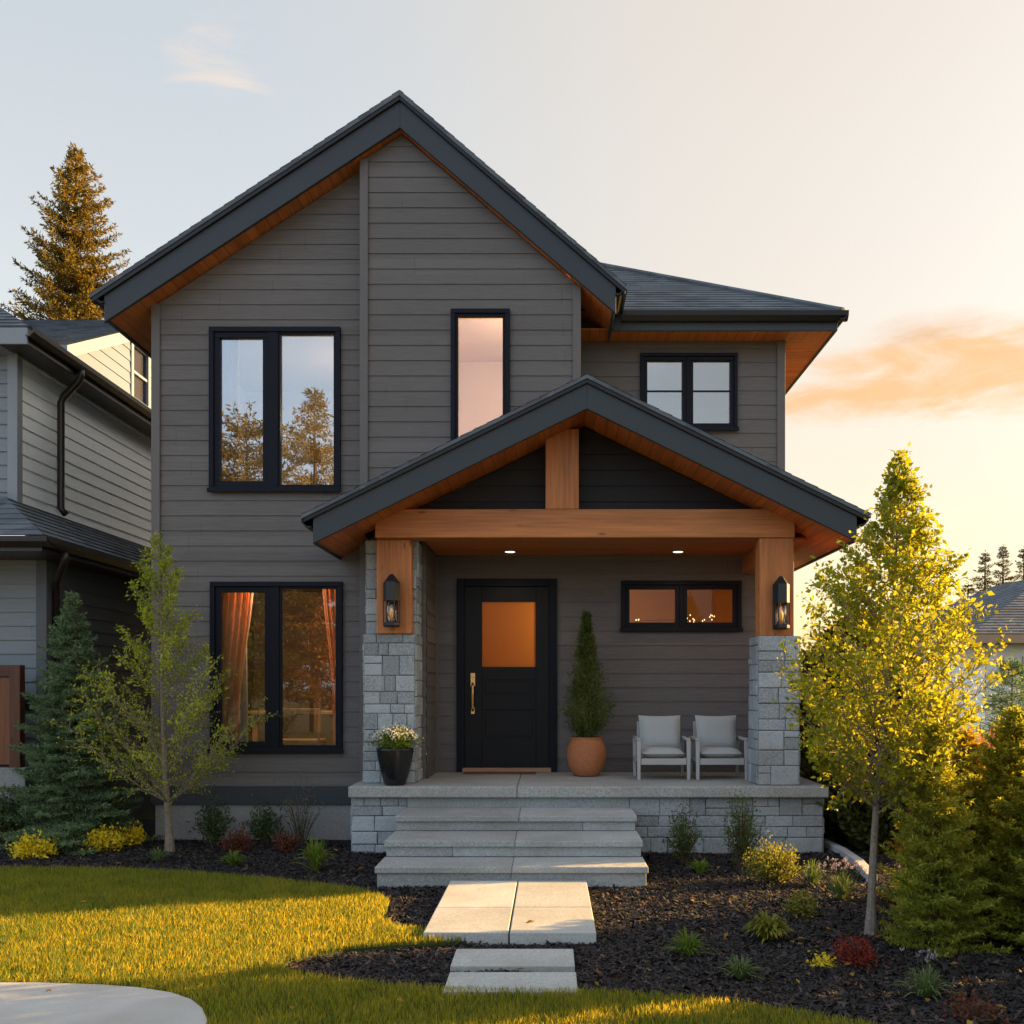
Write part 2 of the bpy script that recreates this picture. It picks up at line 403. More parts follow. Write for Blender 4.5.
pave_poly = [(-16, 5.75), (-8, 5.6)] + [gp(*p) for p in pave_px] + [(-1.62, 4.6), (-1.6, 4.2), (-1.6, -3), (-16, -3)]

def smooth_noise(P, s, seed):
    r = np.random.RandomState(seed); out_ = np.zeros(len(P))
    for k in range(6):
        a = r.uniform(0, 6.28); f = s*r.uniform(.6, 1.8); out_ += np.sin(P[:, 0]*f*math.cos(a)+P[:, 1]*f*math.sin(a)+r.uniform(0, 6.28))
    return out_/6

m, nt, b = mat('lawn_soil_and_turf'); T = NT(nt); co_ = T.coord()
T.l.new(T.mix(T.noise(co_, 14, 6, .7), (.020, .030, .007), (.055, .075, .016)), b.inputs['Base Color']); b.inputs['Roughness'].default_value = .95
T.bump(T.noise(co_, 60, 4), .8, .03, b); M['turf'] = m
m, nt, b = mat('dark_bark_mulch'); T = NT(nt); co_ = T.coord()
T.l.new(T.mix(T.ramp(T.noise(co_, 55, 4, .75), .35, .7), (.004, .0035, .0045), (.022, .018, .021)), b.inputs['Base Color']); b.inputs['Roughness'].default_value = .85
T.bump(T.noise(co_, 45, 5, .7), 1., .04, b); M['mulch'] = m
m, nt, b = mat('ground_grass_far'); T = NT(nt); co_ = T.coord()
T.l.new(T.mix(T.noise(co_, 2, 8, .7), (.035, .045, .012), (.09, .09, .028)), b.inputs['Base Color']); b.inputs['Roughness'].default_value = 1
M['far'] = m
o = MB().prism_z([(-300, -300), (300, -300), (300, 400), (-300, 400)], -.5, -.08).build('ground', M['far']); props(o, kind='structure')
# mulch bed: displaced grid
gx = np.linspace(-6.2, 6.5, 300); gy = np.linspace(3.0, 13.2, 260)
XX, YY = np.meshgrid(gx, gy); Pn = np.stack([XX.ravel(), YY.ravel()], 1)
mz = -.02 + .014*smooth_noise(Pn, 7, 1) + .010*smooth_noise(Pn, 22, 2)
il = pts_in_poly(Pn, lawn_poly); mz[il] = np.minimum(mz[il], -.02)
edge_drop = np.minimum(1, np.minimum(np.minimum(Pn[:,0]+6.2, 6.5-Pn[:,0]), np.minimum(Pn[:,1]-3, 13.2-Pn[:,1]))/.3); mz = mz*edge_drop + (-.1)*(1-edge_drop)
idx = np.arange(len(Pn)).reshape(XX.shape)
fq = np.stack([idx[:-1,:-1].ravel(), idx[:-1,1:].ravel(), idx[1:,1:].ravel(), idx[1:,:-1].ravel()], 1)
o = link('mulch_bed', np_mesh('mulch_bed', np.column_stack([Pn, mz]), [fq]), M['mulch']); props(o, kind='structure')
def hgt_mulch(x, y):
    p = np.array([[x, y]]); return float(-.02 + .014*smooth_noise(p, 7, 1)[0] + .010*smooth_noise(p, 22, 2)[0])
o = MB().prism_z(lawn_poly, -.06, .006).build('lawn', M['turf']); props(o, kind='structure')
o = MB().prism_z(pave_poly, -.05, .035).build('pavement', M['concrete'], bevel=.012); props(o, kind='structure')

def grass_blades(P, hmin, hmax, w, seed, lean=.45):
    r = np.random.RandomState(seed); n = len(P)
    a = r.uniform(0, 6.283, n); h = r.uniform(hmin, hmax, n); ln = r.uniform(.1, lean, n)*h
    la = r.uniform(0, 6.283, n)
    d = np.stack([np.cos(a), np.sin(a), np.zeros(n)], 1)*(w*r.uniform(.6, 1.3, n)/2)[:, None]
    l = np.stack([np.cos(la), np.sin(la), np.zeros(n)], 1)
    B = np.column_stack([P, np.zeros(n)]) if P.shape[1] == 2 else P
    mid = B + l*(ln*.35)[:, None]; mid[:, 2] += h*.55
    tip = B + l*ln[:, None]; tip[:, 2] += h
    V = np.stack([B-d, B+d, mid+d*.75, mid-d*.75, tip], 1).reshape(-1, 3)
    k = np.arange(n)[:, None]*5
    return V, [k+np.array([[0, 1, 2, 3]]), k+np.array([[3, 2, 4]])]
rs = np.random.RandomState(11)
def scatter(x0, x1, y0, y1, dens):
    n = int((x1-x0)*(y1-y0)*dens); return np.column_stack([rs.uniform(x0, x1, n), rs.uniform(y0, y1, n)])
G = np.vstack([scatter(-5.2, 2.6, 4.2, 9.6, 9000), scatter(-9, -5.2, 4.2, 9.9, 1500), scatter(-5, 4, 2.8, 4.2, 2500)])
G = G[pts_in_poly(G, lawn_poly) & ~pts_in_poly(G, pave_poly)]
dn = smooth_noise(G, 5, 9)
M['grass'] = m_leaf('grass_blades', (.060, .138, .032), (.205, .315, .068), .6, .55, (2.3, 1.15, .28))
Gz = np.column_stack([G, np.full(len(G), .004)])
V, Fc = grass_blades(Gz, .024, .048, .0048, 5)
G2 = np.vstack([scatter(-5.2, 2.6, 4.2, 9.6, 3600), scatter(-9, -5.2, 4.2, 9.9, 500)]); G2 = G2[pts_in_poly(G2, lawn_poly) & ~pts_in_poly(G2, pave_poly)]
V2, F2 = grass_blades(np.column_stack([G2, np.full(len(G2), .004)]), .040, .062, .0052, 6, .6)
Fc = [np.vstack([a_, b_+len(V)]) for a_, b_ in zip(Fc, F2)]; V = np.vstack([V, V2])
M['grass_tip'] = m_leaf('pale_grass_blades', (.11, .25, .048), (.27, .41, .085), .7, .5, (2.7, 1.2, .25))
gm = np_mesh('lawn_grass', V, Fc); n5 = len(V)//5; n1 = len(Gz); mi = np.zeros(len(gm.polygons), np.int32); mi[n1:n5] = 1; mi[n5+n1:] = 1
o = link('lawn_grass', gm, [M['grass'], M['grass_tip']]); gm.polygons.foreach_set('material_index', mi)
props(o, 'short green lawn grass beside the dark mulch bed', 'grass', kind='stuff')

# mulch chips
C = np.vstack([scatter(-5.0, 3.6, 4.9, 8.6, 5200), scatter(-5.6, 4.2, 8.6, 11.0, 2600)])
C = C[~pts_in_poly(C, lawn_poly)]
keep = ~((C[:,0] > -2.0) & (C[:,0] < 2.8) & (C[:,1] > 10.3)) & ~((C[:,0] > -.84) & (C[:,0] < .31) & (C[:,1] > 6.57) & (C[:,1] < 8.4)) & ~((C[:,0] > -1.46) & (C[:,0] < .83) & (C[:,1] > 8.44))
keep &= ~((C[:,0] > -.6) & (C[:,0] < .155) & (((C[:,1] > 5.9) & (C[:,1] < 6.31)) | ((C[:,1] > 5.4) & (C[:,1] < 5.79))))
C = C[keep]; n = len(C); r = np.random.RandomState(8)
cz = -.02 + .014*smooth_noise(C, 7, 1) + .010*smooth_noise(C, 22, 2) + r.uniform(.0, .016, n)
a = r.uniform(0, 6.283, n); L = r.gamma(3, .0032, n)+.004; Wd = L*r.uniform(.22, .55, n); tl = r.normal(0, .35, n); t2 = r.normal(0, .4, n)
dx = np.stack([np.cos(a)*np.cos(tl), np.sin(a)*np.cos(tl), np.sin(tl)], 1); dyv = np.stack([-np.sin(a)*np.cos(t2), np.cos(a)*np.cos(t2), np.sin(t2)], 1)
cen = np.column_stack([C, cz]); up = np.array([[0, 0, 1.]])
V = np.stack([cen-dx*L[:,None]-dyv*Wd[:,None], cen+dx*L[:,None]-dyv*Wd[:,None]*.7, cen+dx*L[:,None]*1.1+up*(Wd*.35)[:,None], cen+dx*L[:,None]*.9+dyv*Wd[:,None], cen-dx*L[:,None]+dyv*Wd[:,None]*.8, cen-dx*L[:,None]*1.1+up*(Wd*.4)[:,None]], 1).reshape(-1, 3)
k = np.arange(n)[:, None]*6
m, nt, b = mat('mulch_chip_bark'); T = NT(nt); ge = T.node('ShaderNodeNewGeometry'); rp = ge.outputs['Random Per Island']
cr = T.node('ShaderNodeValToRGB'); T.l.new(rp, cr.inputs[0]); e = cr.color_ramp.elements
e[0].position = 0; e[0].color = (.004, .0033, .0045, 1); e[1].position = 1; e[1].color = (.16, .075, .03, 1)
for p_, c_ in ((.55, (.011, .009, .0115)), (.88, (.040, .032, .034)), (.965, (.075, .055, .05)), (.985, (.11, .05, .02))): q = e.new(p_); q.color = (*c_, 1)
T.l.new(cr.outputs[0], b.inputs['Base Color']); b.inputs['Roughness'].default_value = .75; M['chip'] = m
o = link('mulch_chips', np_mesh('mulch_chips', V, [k+np.array([[0, 1, 2, 5]]), k+np.array([[5, 2, 3, 4]])]), M['chip']); props(o, 'loose dark bark mulch chips on the planting beds', 'mulch', kind='stuff')

M['litter'] = m_leaf('fallen_leaves', (.16, .065, .02), (.40, .24, .04), .2, .7)
Lp = np.vstack([scatter(-4.6, 3.4, 4.9, 8.4, 2), scatter(-4.6, 3.4, 8.4, 10.2, 3), scatter(1.0, 3.2, 5.6, 7.9, 9)]); Lp = Lp[~((Lp[:,0] > -1.5) & (Lp[:,0] < .85) & (Lp[:,1] > 8.4))]
rl = np.random.RandomState(77); n = len(Lp); a = rl.uniform(0, 6.283, n); t = rl.normal(0, .25, (n, 2)); Ls = rl.uniform(.018, .036, n)
inl = pts_in_poly(Lp, lawn_poly); zz = np.where(inl, rl.uniform(.03, .05, n), .014+rl.uniform(0, .01, n)); zz[(Lp[:,0] > -.84) & (Lp[:,0] < .31) & (Lp[:,1] > 6.57) & (Lp[:,1] < 8.4)] = .066
dd_ = np.stack([np.cos(a), np.sin(a), t[:,0]], 1); ss_ = np.stack([-np.sin(a), np.cos(a), t[:,1]], 1); c_ = np.column_stack([Lp, zz])
V = np.stack([c_-dd_*Ls[:,None], c_+ss_*(Ls*.55)[:,None]+np.array([0,0,.006]), c_+dd_*Ls[:,None], c_-ss_*(Ls*.55)[:,None]+np.array([0,0,.006])], 1).reshape(-1, 3)
o = link('fallen_leaves', np_mesh('fallen_leaves', V, [np.arange(n*4).reshape(-1, 4)]), M['litter']); props(o, 'fallen yellow and brown leaves strewn over mulch and lawn', 'leaf litter', kind='stuff')
# ------------------------------------------------------------------ our house
YL, YM, YR, YG, YH = 11.15, 11.0, 11.9, 10.85, 11.5      # left wall, bay wall, rear porch wall, gable fascia, hip eave
house = empty('house', (0, 11, 0), 'two-storey dark grey house with steep gable, timber porch and stone pillars', 'house')
XL = wx(154, YL); XM0 = wx(362, YM); XM1 = wx(579, YM); XRT = wx(783, YR); XSW = -1.36
YB = 19.5
# roof profiles
PX, PZ = wx(400, YG), wz(92, YG)
SLL, SLR = .658, .86
EXL, EXR = wx(91, YG), wx(627, YG)
def ztop(x): return PZ - (SLL*(PX-x) if x < PX else SLR*(x-PX))
ROOFT, FASH = .10, .285
def zsof(x): return ztop(x) - ROOFT - FASH
# porch geometry
ZP = .67; YPF = 10.15; YBASE = 10.24
win = {
 'ul': (wx(210,YL), wx(341,YL), wz(492,YL), wz(328,YL)),
 'll': (wx(211,YL), wx(343,YL), wz(752,YL), wz(582,YL)),
 'm':  (wx(451,YM), wx(510,YM), 4.30, wz(310,YM)),
 'r':  (wx(640,YR), wx(737,YR), wz(431,YR), wz(354,YR)),
 'p':  (wx(621,YR), wx(741,YR), wz(631,YR), wz(581,YR)),
}
door_r = (wx(457,YR), wx(557,YR), ZP, wz(579,YR))
Z0W = .40
# left wall
zt = zsof(XL) 
def rect(a, b): return lambda v: (a, b)
def leftint(v):
    if v <= zsof(XL): return (XL, XM0)
    return (min(PX-(zsof(PX)-v)/SLL, XM0), XM0)
MB().courses((0, YL, 0), (1,0,0), (0,0,1), (0,-1,0), Z0W, zsof(XM0), leftint, STEP, .010, [win['ul'], win['ll']], [zsof(XL)]).build('wall', M['siding'], house)
# bay wall
zr1 = zsof(XM1)
def mint(v):
    a = XM0 if v <= zsof(XM0) else PX-(zsof(PX)-v)/SLL
    b_ = XM1 if v <= zr1 else PX+(zsof(PX)-v)/SLR
    if v < 3.9: b_ = XSW
    return (min(a, b_), b_)
MB().courses((0, YM, 0), (1,0,0), (0,0,1), (0,-1,0), Z0W, zsof(PX), mint, STEP, .010, [win['m']], [zsof(XM0), zr1, 3.9]).build('wall', M['siding'], house)
# bay side walls
w = MB(); w.courses((XSW, 0, 0), (0,1,0), (0,0,1), (1,0,0), ZP, 3.3, rect(YM, YR), STEP, .010); w.build('wall', M['siding'], house); w = MB()
w.courses((XM1, 0, 0), (0,1,0), (0,0,1), (1,0,0), 3.85, zr1, rect(YM, YR), STEP, .010); w.build('wall', M['siding'], house); w = MB()
w.courses((XM0, 0, 0), (0,1,0), (0,0,1), (-1,0,0), Z0W, zsof(XM0), rect(YM, YL), STEP, .010)
w.build('wall', M['siding'], house)
# rear wall, porch level and upper right
ZS = 5.80
MB().courses((0, YR, 0), (1,0,0), (0,0,1), (0,-1,0), ZP, ZS, lambda v: (XSW if v < 3.85 else XM1, XRT), STEP, .010, [win['r'], win['p'], door_r], [3.85]).build('wall', M['siding'], house)
# other sides
w = MB(); w.courses((XL, 0, 0), (0,1,0), (0,0,1), (-1,0,0), Z0W, zsof(XL), rect(YL, YB), STEP, .010); w.build('wall', M['siding'], house); w = MB()
w.courses((XRT, 0, 0), (0,1,0), (0,0,1), (1,0,0), Z0W, ZS, rect(YR, YB), STEP, .010); w.build('wall', M['siding'], house); w = MB()
w.courses((0, YB, 0), (1,0,0), (0,0,1), (0,1,0), Z0W, ZS, rect(XL, XRT), STEP, .010)
w.build('wall', M['siding'], house)
# corner boards
for x0, x1, y, za, zb in ((XL-.02, XL+.075, YL, Z0W, zsof(XL)+.03), (XM0-.02, XM0+.07, YM, Z0W, zsof(XM0)+.02), (XM1-.07, XM1+.02, YM, 3.9, zr1), (XRT-.075, XRT+.02, YR, 3.6, ZS)):
    MB().box(x0, x1, y-.032, y+.1, za, zb).build('corner_trim', M['trim'], house, .004)
MB().box(XSW-.03, XSW+.03, YR-.05, YR, ZP, 3.24).build('corner_trim', M['trim'], house, .004)
# skirt board and foundation
MB().box(XL-.01, XM0, YL-.04, YL+.02, .37, .58).build('skirt_board', M['fascia'], house, .005)
w = MB(); w.box(XL+.02, XM0, YL-.012, YL+.3, -.1, .37); w.box(XL+.02, XRT-.02, YR+.02, YB, -.1, .37); w.build('foundation', M['foundation'], house)

# main roof
def roof_plane(mb, x_e, z_e, x_r, z_r, y0, y1, sgn):
    V = Vector((x_r-x_e, 0, z_r-z_e)); Ln = V.length; V.normalize(); N = Vector((-V.z*(1 if x_r > x_e else -1), 0, abs(V.x)))
    mb.courses((x_e, 0, z_e), (0,1,0), V, N, 0, Ln, rect(y0, y1), .145, .006)
rf = MB()
roof_plane(rf, EXL, ztop(EXL), PX, PZ, YG-.04, YB+.3, 1); roof_plane(rf, EXR, ztop(EXR), PX, PZ, YG-.04, YB+.3, -1)
th = .045
for y0, y1 in ((YG-.04, YB+.3),):
    rf.prism_y([(EXL, ztop(EXL)-.002), (PX, PZ-.002), (EXR, ztop(EXR)-.002), (EXR, ztop(EXR)-th), (PX, PZ-th*1.2), (EXL, ztop(EXL)-th)], y0, y1)
rf.build('roof', M['shingle'], house)
# drip edge + fascia
def chevron(dz0, dz1, y0, y1, xl, xr, zf, px):
    return [(xl, zf(xl)-dz0), (px, zf(px)-dz0), (xr, zf(xr)-dz0), (xr, zf(xr)-dz1), (px, zf(px)-dz1), (xl, zf(xl)-dz1)], y0, y1
def chev_build(name, mt, dz0, dz1, y0, y1, xl, xr, zf, px, parent=house, bev=.004):
    w = MB(); poly, a, b_ = chevron(dz0, dz1, y0, y1, xl, xr, zf, px)
    w.prism_y([poly[0], poly[1], poly[4], poly[5]], a, b_); w.prism_y([poly[1], poly[2], poly[3], poly[4]], a, b_)
    return w.build(name, mt, parent, bev)
chev_build('drip_edge', M['gutter'], th+.002, ROOFT, YG-.03, YG+.06, EXL+.02, EXR-.02, ztop, PX)
chev_build('fascia', M['fascia'], ROOFT-.002, ROOFT+FASH, YG, YG+.045, wx(104,YG), wx(616,YG), ztop, PX)
# soffits
w = MB(); xl, xr = wx(106,YG), wx(614,YG)
w.prism_y([(xl, zsof(xl)+.02), (PX, zsof(PX)+.02), (PX, zsof(PX)+.04), (xl, zsof(xl)+.04)], YG+.046, YM+.3)
w.prism_y([(PX, zsof(PX)+.02), (xr, zsof(xr)+.02), (xr, zsof(xr)+.04), (PX, zsof(PX)+.04)], YG+.046, YR-.01)
w.prism_y([(xl, zsof(xl)+.02), (XL, zsof(XL)+.02), (XL, zsof(XL)+.04), (xl, zsof(xl)+.04)], YM+.301, YB+.25)
w.build('soffit', M['soffit'], house)
# eave boards and gutters of the main roof
def gutter(y0, y1, x, z, sgn, name='gutter', mt=None, parent=house):
    pr = [(0, 0), (.05, -.005), (.095, .045), (.10, .10), (.088, .10), (.082, .05), (.045, .012), (0, .012)]
    return MB().prism_y([(x+sgn*a, z+b_) for a, b_ in pr], y0, y1).build(name, mt or M['gutter'], parent)
MB().box(xl-.012, xl+.02, YG+.046, YB+.25, zsof(xl)-.0, zsof(xl)+FASH).build('eave_board', M['fascia'], house, .004); MB().box(xr-.02, xr+.012, YG+.046, YH+.2, zsof(xr)-.0, zsof(xr)+FASH).build('eave_board', M['fascia'], house, .004)
gutter(YG-.02, YB+.25, xl-.014, ztop(xl)-.19, -1); gutter(YG-.02, YH-.01, xr+.014, ztop(xr)-.205, 1)

# hip roof over the right wing
HX, HY0, HZ = wx(842, YH), YH, wz(312, YH)
pit = .62; ZR = 7.75; run = (ZR-HZ)/pit; HY1 = YB+.4
rf = MB(); Vf = Vector((0, 1, pit)).normalized(); Lf = run*math.sqrt(1+pit*pit); kf = 1/math.sqrt(1+pit*pit)
rf.courses((0, HY0, HZ), (1,0,0), Vf, (0, -pit*kf, kf), 0, Lf, lambda v: (-.6, HX - v*kf), .145, .010)
Vs = Vector((-1, 0, pit)).normalized()
rf.courses((HX, 0, HZ), (0,1,0), Vs, (pit*kf, 0, kf), 0, Lf, lambda v: (HY0+v*kf, max(HY0+v*kf, HY1-v*kf)), .145, .010)
rf.courses((0, HY1, HZ), (1,0,0), Vector((0, -1, pit)).normalized(), (0, pit*kf, kf), 0, Lf, lambda v: (-.6, HX - v*kf), .145, .010)
rf.build('roof', M['shingle'], house)
MB().tube([(HX+.01, HY0-.01, HZ+.012), (HX-run, HY0+run, ZR+.02)], .035, 6).build('ridge_cap', M['shingle'], house)
w = MB(); fz0, fz1 = ZS-.0, HZ-.01
w.box(xr+.02, HX-.05, HY0, HY0+.03, ZS-.02, fz1); w.box(HX-.08, HX-.05, HY0+.03, HY1, ZS-.02, fz1); w.build('fascia', M['fascia'], house, .004)
w = MB(); pr = [(0, 0), (-.05, -.005), (-.095, .045), (-.10, .10), (-.088, .10), (-.082, .05), (-.045, .012), (0, .012)]
w.prism_x([(HY0-.002+a, HZ-.115+b_) for a, b_ in pr], xr+.13, HX+.05); w.build('gutter', M['gutter'], house)
gutter(HY0-.1, HY1, HX-.048, HZ-.115, 1)
MB().box(XM1-.05, HX-.081, HY0+.031, YR+.0, ZS, ZS+.02).build('soffit', M['soffit'], house)
MB().box(XRT+.001, HX-.081, YR+.0, HY1, ZS+.001, ZS+.021).build('soffit', M['soffit_y'], house)

# --- windows
def window(key, Y, panes, mullions, glass, sash=.04, case=.055, muntin=None):
    x0, x1, z0, z1 = win[key]
    w = MB(); c = case
    w.box(x0, x1, Y-.05, Y+.06, z1-c, z1); w.box(x0, x1, Y-.05, Y+.06, z0, z0+c)
    w.box(x0, x0+c, Y-.05, Y+.06, z0+c, z1-c); w.box(x1-c, x1, Y-.05, Y+.06, z0+c, z1-c)
    for a, b_ in mullions: w.box(a, b_, Y-.040, Y+.05, z0+c, z1-c)
    w.box(x0-.015, x1+.015, Y-.07, Y-.05, z0-.012, z0+.035)
    wo = w.build('window', M['frame'], house, .005)
    for (a, b_, e0, e1, s) in panes:      # sash outer rect and bar width
        w = MB(); ya, yb = Y-.03, Y+.03
        w.box(a, b_, ya, yb, e1-s, e1); w.box(a, b_, ya, yb, e0, e0+s); w.box(a, a+s, ya, yb, e0+s, e1-s); w.box(b_-s, b_, ya, yb, e0+s, e1-s)
        if muntin: w.box(a+s, b_-s, Y-.004, Y+.012, muntin-.008, muntin+.008)
        w.build('sash', M['frame'], wo, .004)
        MB().box(a+s-.006, b_-s+.006, Y+.012, Y+.018, e0+s-.006, e1-s+.006).build('pane', glass, wo)
    return wo
def pane_rect(px0, px1, py0, py1, Y, s): return (wx(px0,Y)-s, wx(px1,Y)+s, wz(py1,Y)-s, wz(py0,Y)+s, s)
c = .055
x0, x1, z0, z1 = win['ul']; mA, mB_ = wx(269,YL), wx(279,YL)
window('ul', YL, [(x0+c, mA, z0+c, z1-c, .062), (mB_, x1-c, z0+c, z1-c, .022)], [(mA, mB_)], M['gl_hi'])
x0, x1, z0, z1 = win['ll']; mA, mB_ = wx(271,YL), wx(280,YL)
window('ll', YL, [(x0+c, mA, z0+c, z1-c, .062), (mB_, x1-c, z0+c, z1-c, .022)], [(mA, mB_)], M['gl_lo'])
x0, x1, z0, z1 = win['m']; window('m', YM, [(x0+.05, x1-.05, z0+.05, z1-.05, .03)], [], M['gl_mid'], case=.05)
x0, x1, z0, z1 = win['r']; xm = (wx(682,YR)+wx(693,YR))/2
window('r', YR, [(x0+.04, xm-.02, z0+.04, z1-.04, .045), (xm+.02, x1-.04, z0+.04, z1-.04, .045)], [(xm-.02, xm+.02)], M['gl_hi'], case=.04, muntin=wz(391,YR))
x0, x1, z0, z1 = win['p']; xm = wx(681,YR)
window('p', YR, [(x0+.05, xm-.02, z0+.05, z1-.05, .05), (xm+.02, x1-.05, z0+.05, z1-.05, .05)], [(xm-.02, xm+.02)], M['gl_warm'], case=.05)

# --- rooms behind the windows
def room(x0, x1, y0, y1, z0, z1, mt):
    w = MB(); t = .04
    w.box(x0-t, x1+t, y1, y1+t, z0-t, z1+t); w.box(x0-t, x0, y0, y1, z0, z1); w.box(x1, x1+t, y0, y1, z0, z1); w.box(x0-t, x1+t, y0, y1, z1, z1+t); w.box(x0-t, x1+t, y0, y1, z0-t, z0)
    w.build('room', mt, house)
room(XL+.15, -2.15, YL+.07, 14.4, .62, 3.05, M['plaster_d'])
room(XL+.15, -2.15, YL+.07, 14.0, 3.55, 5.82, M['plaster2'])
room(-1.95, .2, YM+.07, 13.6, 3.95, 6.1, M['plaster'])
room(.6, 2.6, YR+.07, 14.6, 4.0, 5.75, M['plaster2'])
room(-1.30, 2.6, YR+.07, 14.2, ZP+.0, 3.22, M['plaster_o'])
def light_in(loc, watt, c=(1, .52, .2), r=.15):
    l = bpy.data.lights.new('unseen_room_light', 'POINT'); l.energy = watt; l.color = c; l.shadow_soft_size = r
    o = bpy.data.objects.new('unseen_room_light', l); col.objects.link(o); o.location = loc; return o
light_in((.42, 12.5, 2.5), 8, (1, .64, .30)); light_in((-1.15, 13.3, 2.6), 1.6, (1, .64, .30))
light_in((-3.1, 11.56, 3.0), 26, (1, .70, .42)); light_in((-2.2, 12.6, 5.0), 15, (1, .66, .36)); light_in((.05, 11.7, 5.3), 20, (1, .78, .60)); light_in((.75, 12.5, 5.3), 1.6, (1, .8, .6))  # unseen lights added to lift curtains and upper rooms; peach one imitates mirrored sky

# --- front door
x0, x1, z0, z1 = door_r
w = MB(); w.box(x0, x0+.095, YR-.045, YR+.06, z0, z1); w.box(x1-.095, x1, YR-.045, YR+.06, z0, z1); w.box(x0+.095, x1-.095, YR-.045, YR+.06, z1-.09, z1); w.box(x0+.08, x0+.12, YR+.031, YR+.05, z0, z1-.09); w.box(x1-.12, x1-.08, YR+.031, YR+.05, z0, z1-.09)
w.build('door_frame', M['frame'], house, .005)
dx0, dx1, dz0, dz1 = x0+.0945, x1-.0945, z0+.03, z1-.092
gx0, gx1, gz0, gz1 = wx(482,YR), wx(536,YR), wz(667,YR), wz(602,YR)
w = MB(); y0, y1 = YR-.02, YR+.03
holes = [(gx0, gx1, gz0, gz1), (wx(483,YR), wx(535.5,YR), wz(696,YR), wz(680,YR)), (wx(483,YR), wx(535.5,YR), wz(739,YR), wz(710,YR))]
w.box(dx0, gx0, y0, y1, dz0, dz1); w.box(gx1, dx1, y0, y1, dz0, dz1)
zc = [dz0, holes[2][2], holes[2][3], holes[1][2], holes[1][3], gz0, gz1, dz1]
for i in range(0, 8, 2): w.box(gx0, gx1, y0, y1, zc[i], zc[i+1])
dr = w.build('door', M['door'], house, .004)
for h in holes[1:]:
    w = MB(); w.box(gx0-.003, gx1+.003, y0+.012, y1-.005, h[2]-.003, h[3]+.003); w.box(gx0+.04, gx1-.04, y0+.003, y0+.012, h[2]+.035, h[3]-.035); w.build('panel', M['door'], dr, .003)
m, nt, b = mat('amber_frosted_glass'); T = NT(nt); nt.nodes.remove(b)
tl_ = T.node('ShaderNodeBsdfTranslucent'); tl_.inputs[0].default_value = (.62, .42, .17, 1); gl_ = T.node('ShaderNodeBsdfGlossy'); gl_.inputs['Roughness'].default_value = .25
mx = T.node('ShaderNodeMixShader'); mx.inputs[0].default_value = .012; T.l.new(tl_.outputs[0], mx.inputs[1]); T.l.new(gl_.outputs[0], mx.inputs[2]); T.l.new(mx.outputs[0], nt.nodes['Material Output'].inputs[0]); M['frost'] = m
MB().box(gx0-.003, gx1+.003, YR+.0, YR+.008, gz0-.003, gz1+.003).build('pane', M['frost'], dr)
hx = wx(473,YR); w = MB()
za, zb = wz(714,YR), wz(673,YR)
w.box(hx-.028, hx+.028, y0-.012, y0, zb-.16, zb); w.box(hx-.022, hx+.022, y0-.012, y0, za, za+.08)
w.tube([(hx, y0-.01, zb-.12), (hx, y0-.05, zb-.15), (hx, y0-.06, (za+zb)/2), (hx, y0-.05, za+.06), (hx, y0-.01, za+.04)], [.014, .016, .019, .016, .014], 10)
w.tube([(hx, y0-.012, zb-.04), (hx, y0-.035, zb-.04)], .017, 10)
w.build('handle', M['brass'], dr, .003)
w = MB(); w.box(x0+.07, x1-.07, YR-.075, YR-.046, ZP+.001, ZP+.055); w.box(x0+.08, x1-.08, YR-.045, YR+.05, ZP+.001, ZP+.028); w.build('threshold', m_wood('threshold_wood', (.42, .24, .14), (1.5, 30, 30)), dr, .006)
o = MB().box(x0+.1, x1-.25, YR-.32, YR-.09, ZP+.001, ZP+.012).build('doormat', m_plain('rust_doormat', (.16, .055, .03), .95, nscale=50, bump=.8)); props(o, 'thin rust-brown doormat on the porch in front of the black door', 'doormat')

# --- porch: base, slab, pillars
def ashlar(mb, u0, u1, z0, z1, P, rowh, seed, wmin=.10, wmax=.29, gap=.006):
    """coursed random blocks on the face P(u,z,out)"""
    r = random.Random(seed); z = z0
    def block(a, b_, c_, d_):
        o_ = r.uniform(.006, .02); a, b_, c_, d_ = a+gap/2, b_-gap/2, c_+gap/2, d_-gap/2; e_ = .009
        j = lambda: r.uniform(-.002, .002)
        vs = [P(a, c_, -.01), P(b_, c_, -.01), P(b_, d_, -.01), P(a, d_, -.01), P(a+j(), c_+j(), o_-.006), P(b_+j(), c_+j(), o_-.006), P(b_+j(), d_+j(), o_-.006), P(a+j(), d_+j(), o_-.006),
              P(a+e_, c_+e_, o_+j()), P(b_-e_, c_+e_, o_+j()), P(b_-e_, d_-e_, o_+j()), P(a+e_, d_-e_, o_+j())]
        mb.add(vs, [(0,1,5,4),(1,2,6,5),(2,3,7,6),(3,0,4,7),(4,5,9,8),(5,6,10,9),(6,7,11,10),(7,4,8,11),(8,9,10,11)])
    while z < z1-.02:
        h = r.choice(rowh); 
        if z1-(z+h) < .07: h = z1-z
        u = u0
        while u < u1-.01:
            wd = r.uniform(wmin, wmax)
            if u1-(u+wd) < wmin*.7: wd = u1-u
            if h > .17 and r.random() < .4:
                s = h*r.uniform(.35, .65); block(u, u+wd, z, z+s)
                if wd > .22 and r.random() < .6:
                    q = wd*r.uniform(.35, .65); block(u, u+q, z+s, z+h); block(u+q, u+wd, z+s, z+h)
                else: block(u, u+wd, z+s, z+h)
            else: block(u, u+wd, z, z+h)
            u += wd
        z += h
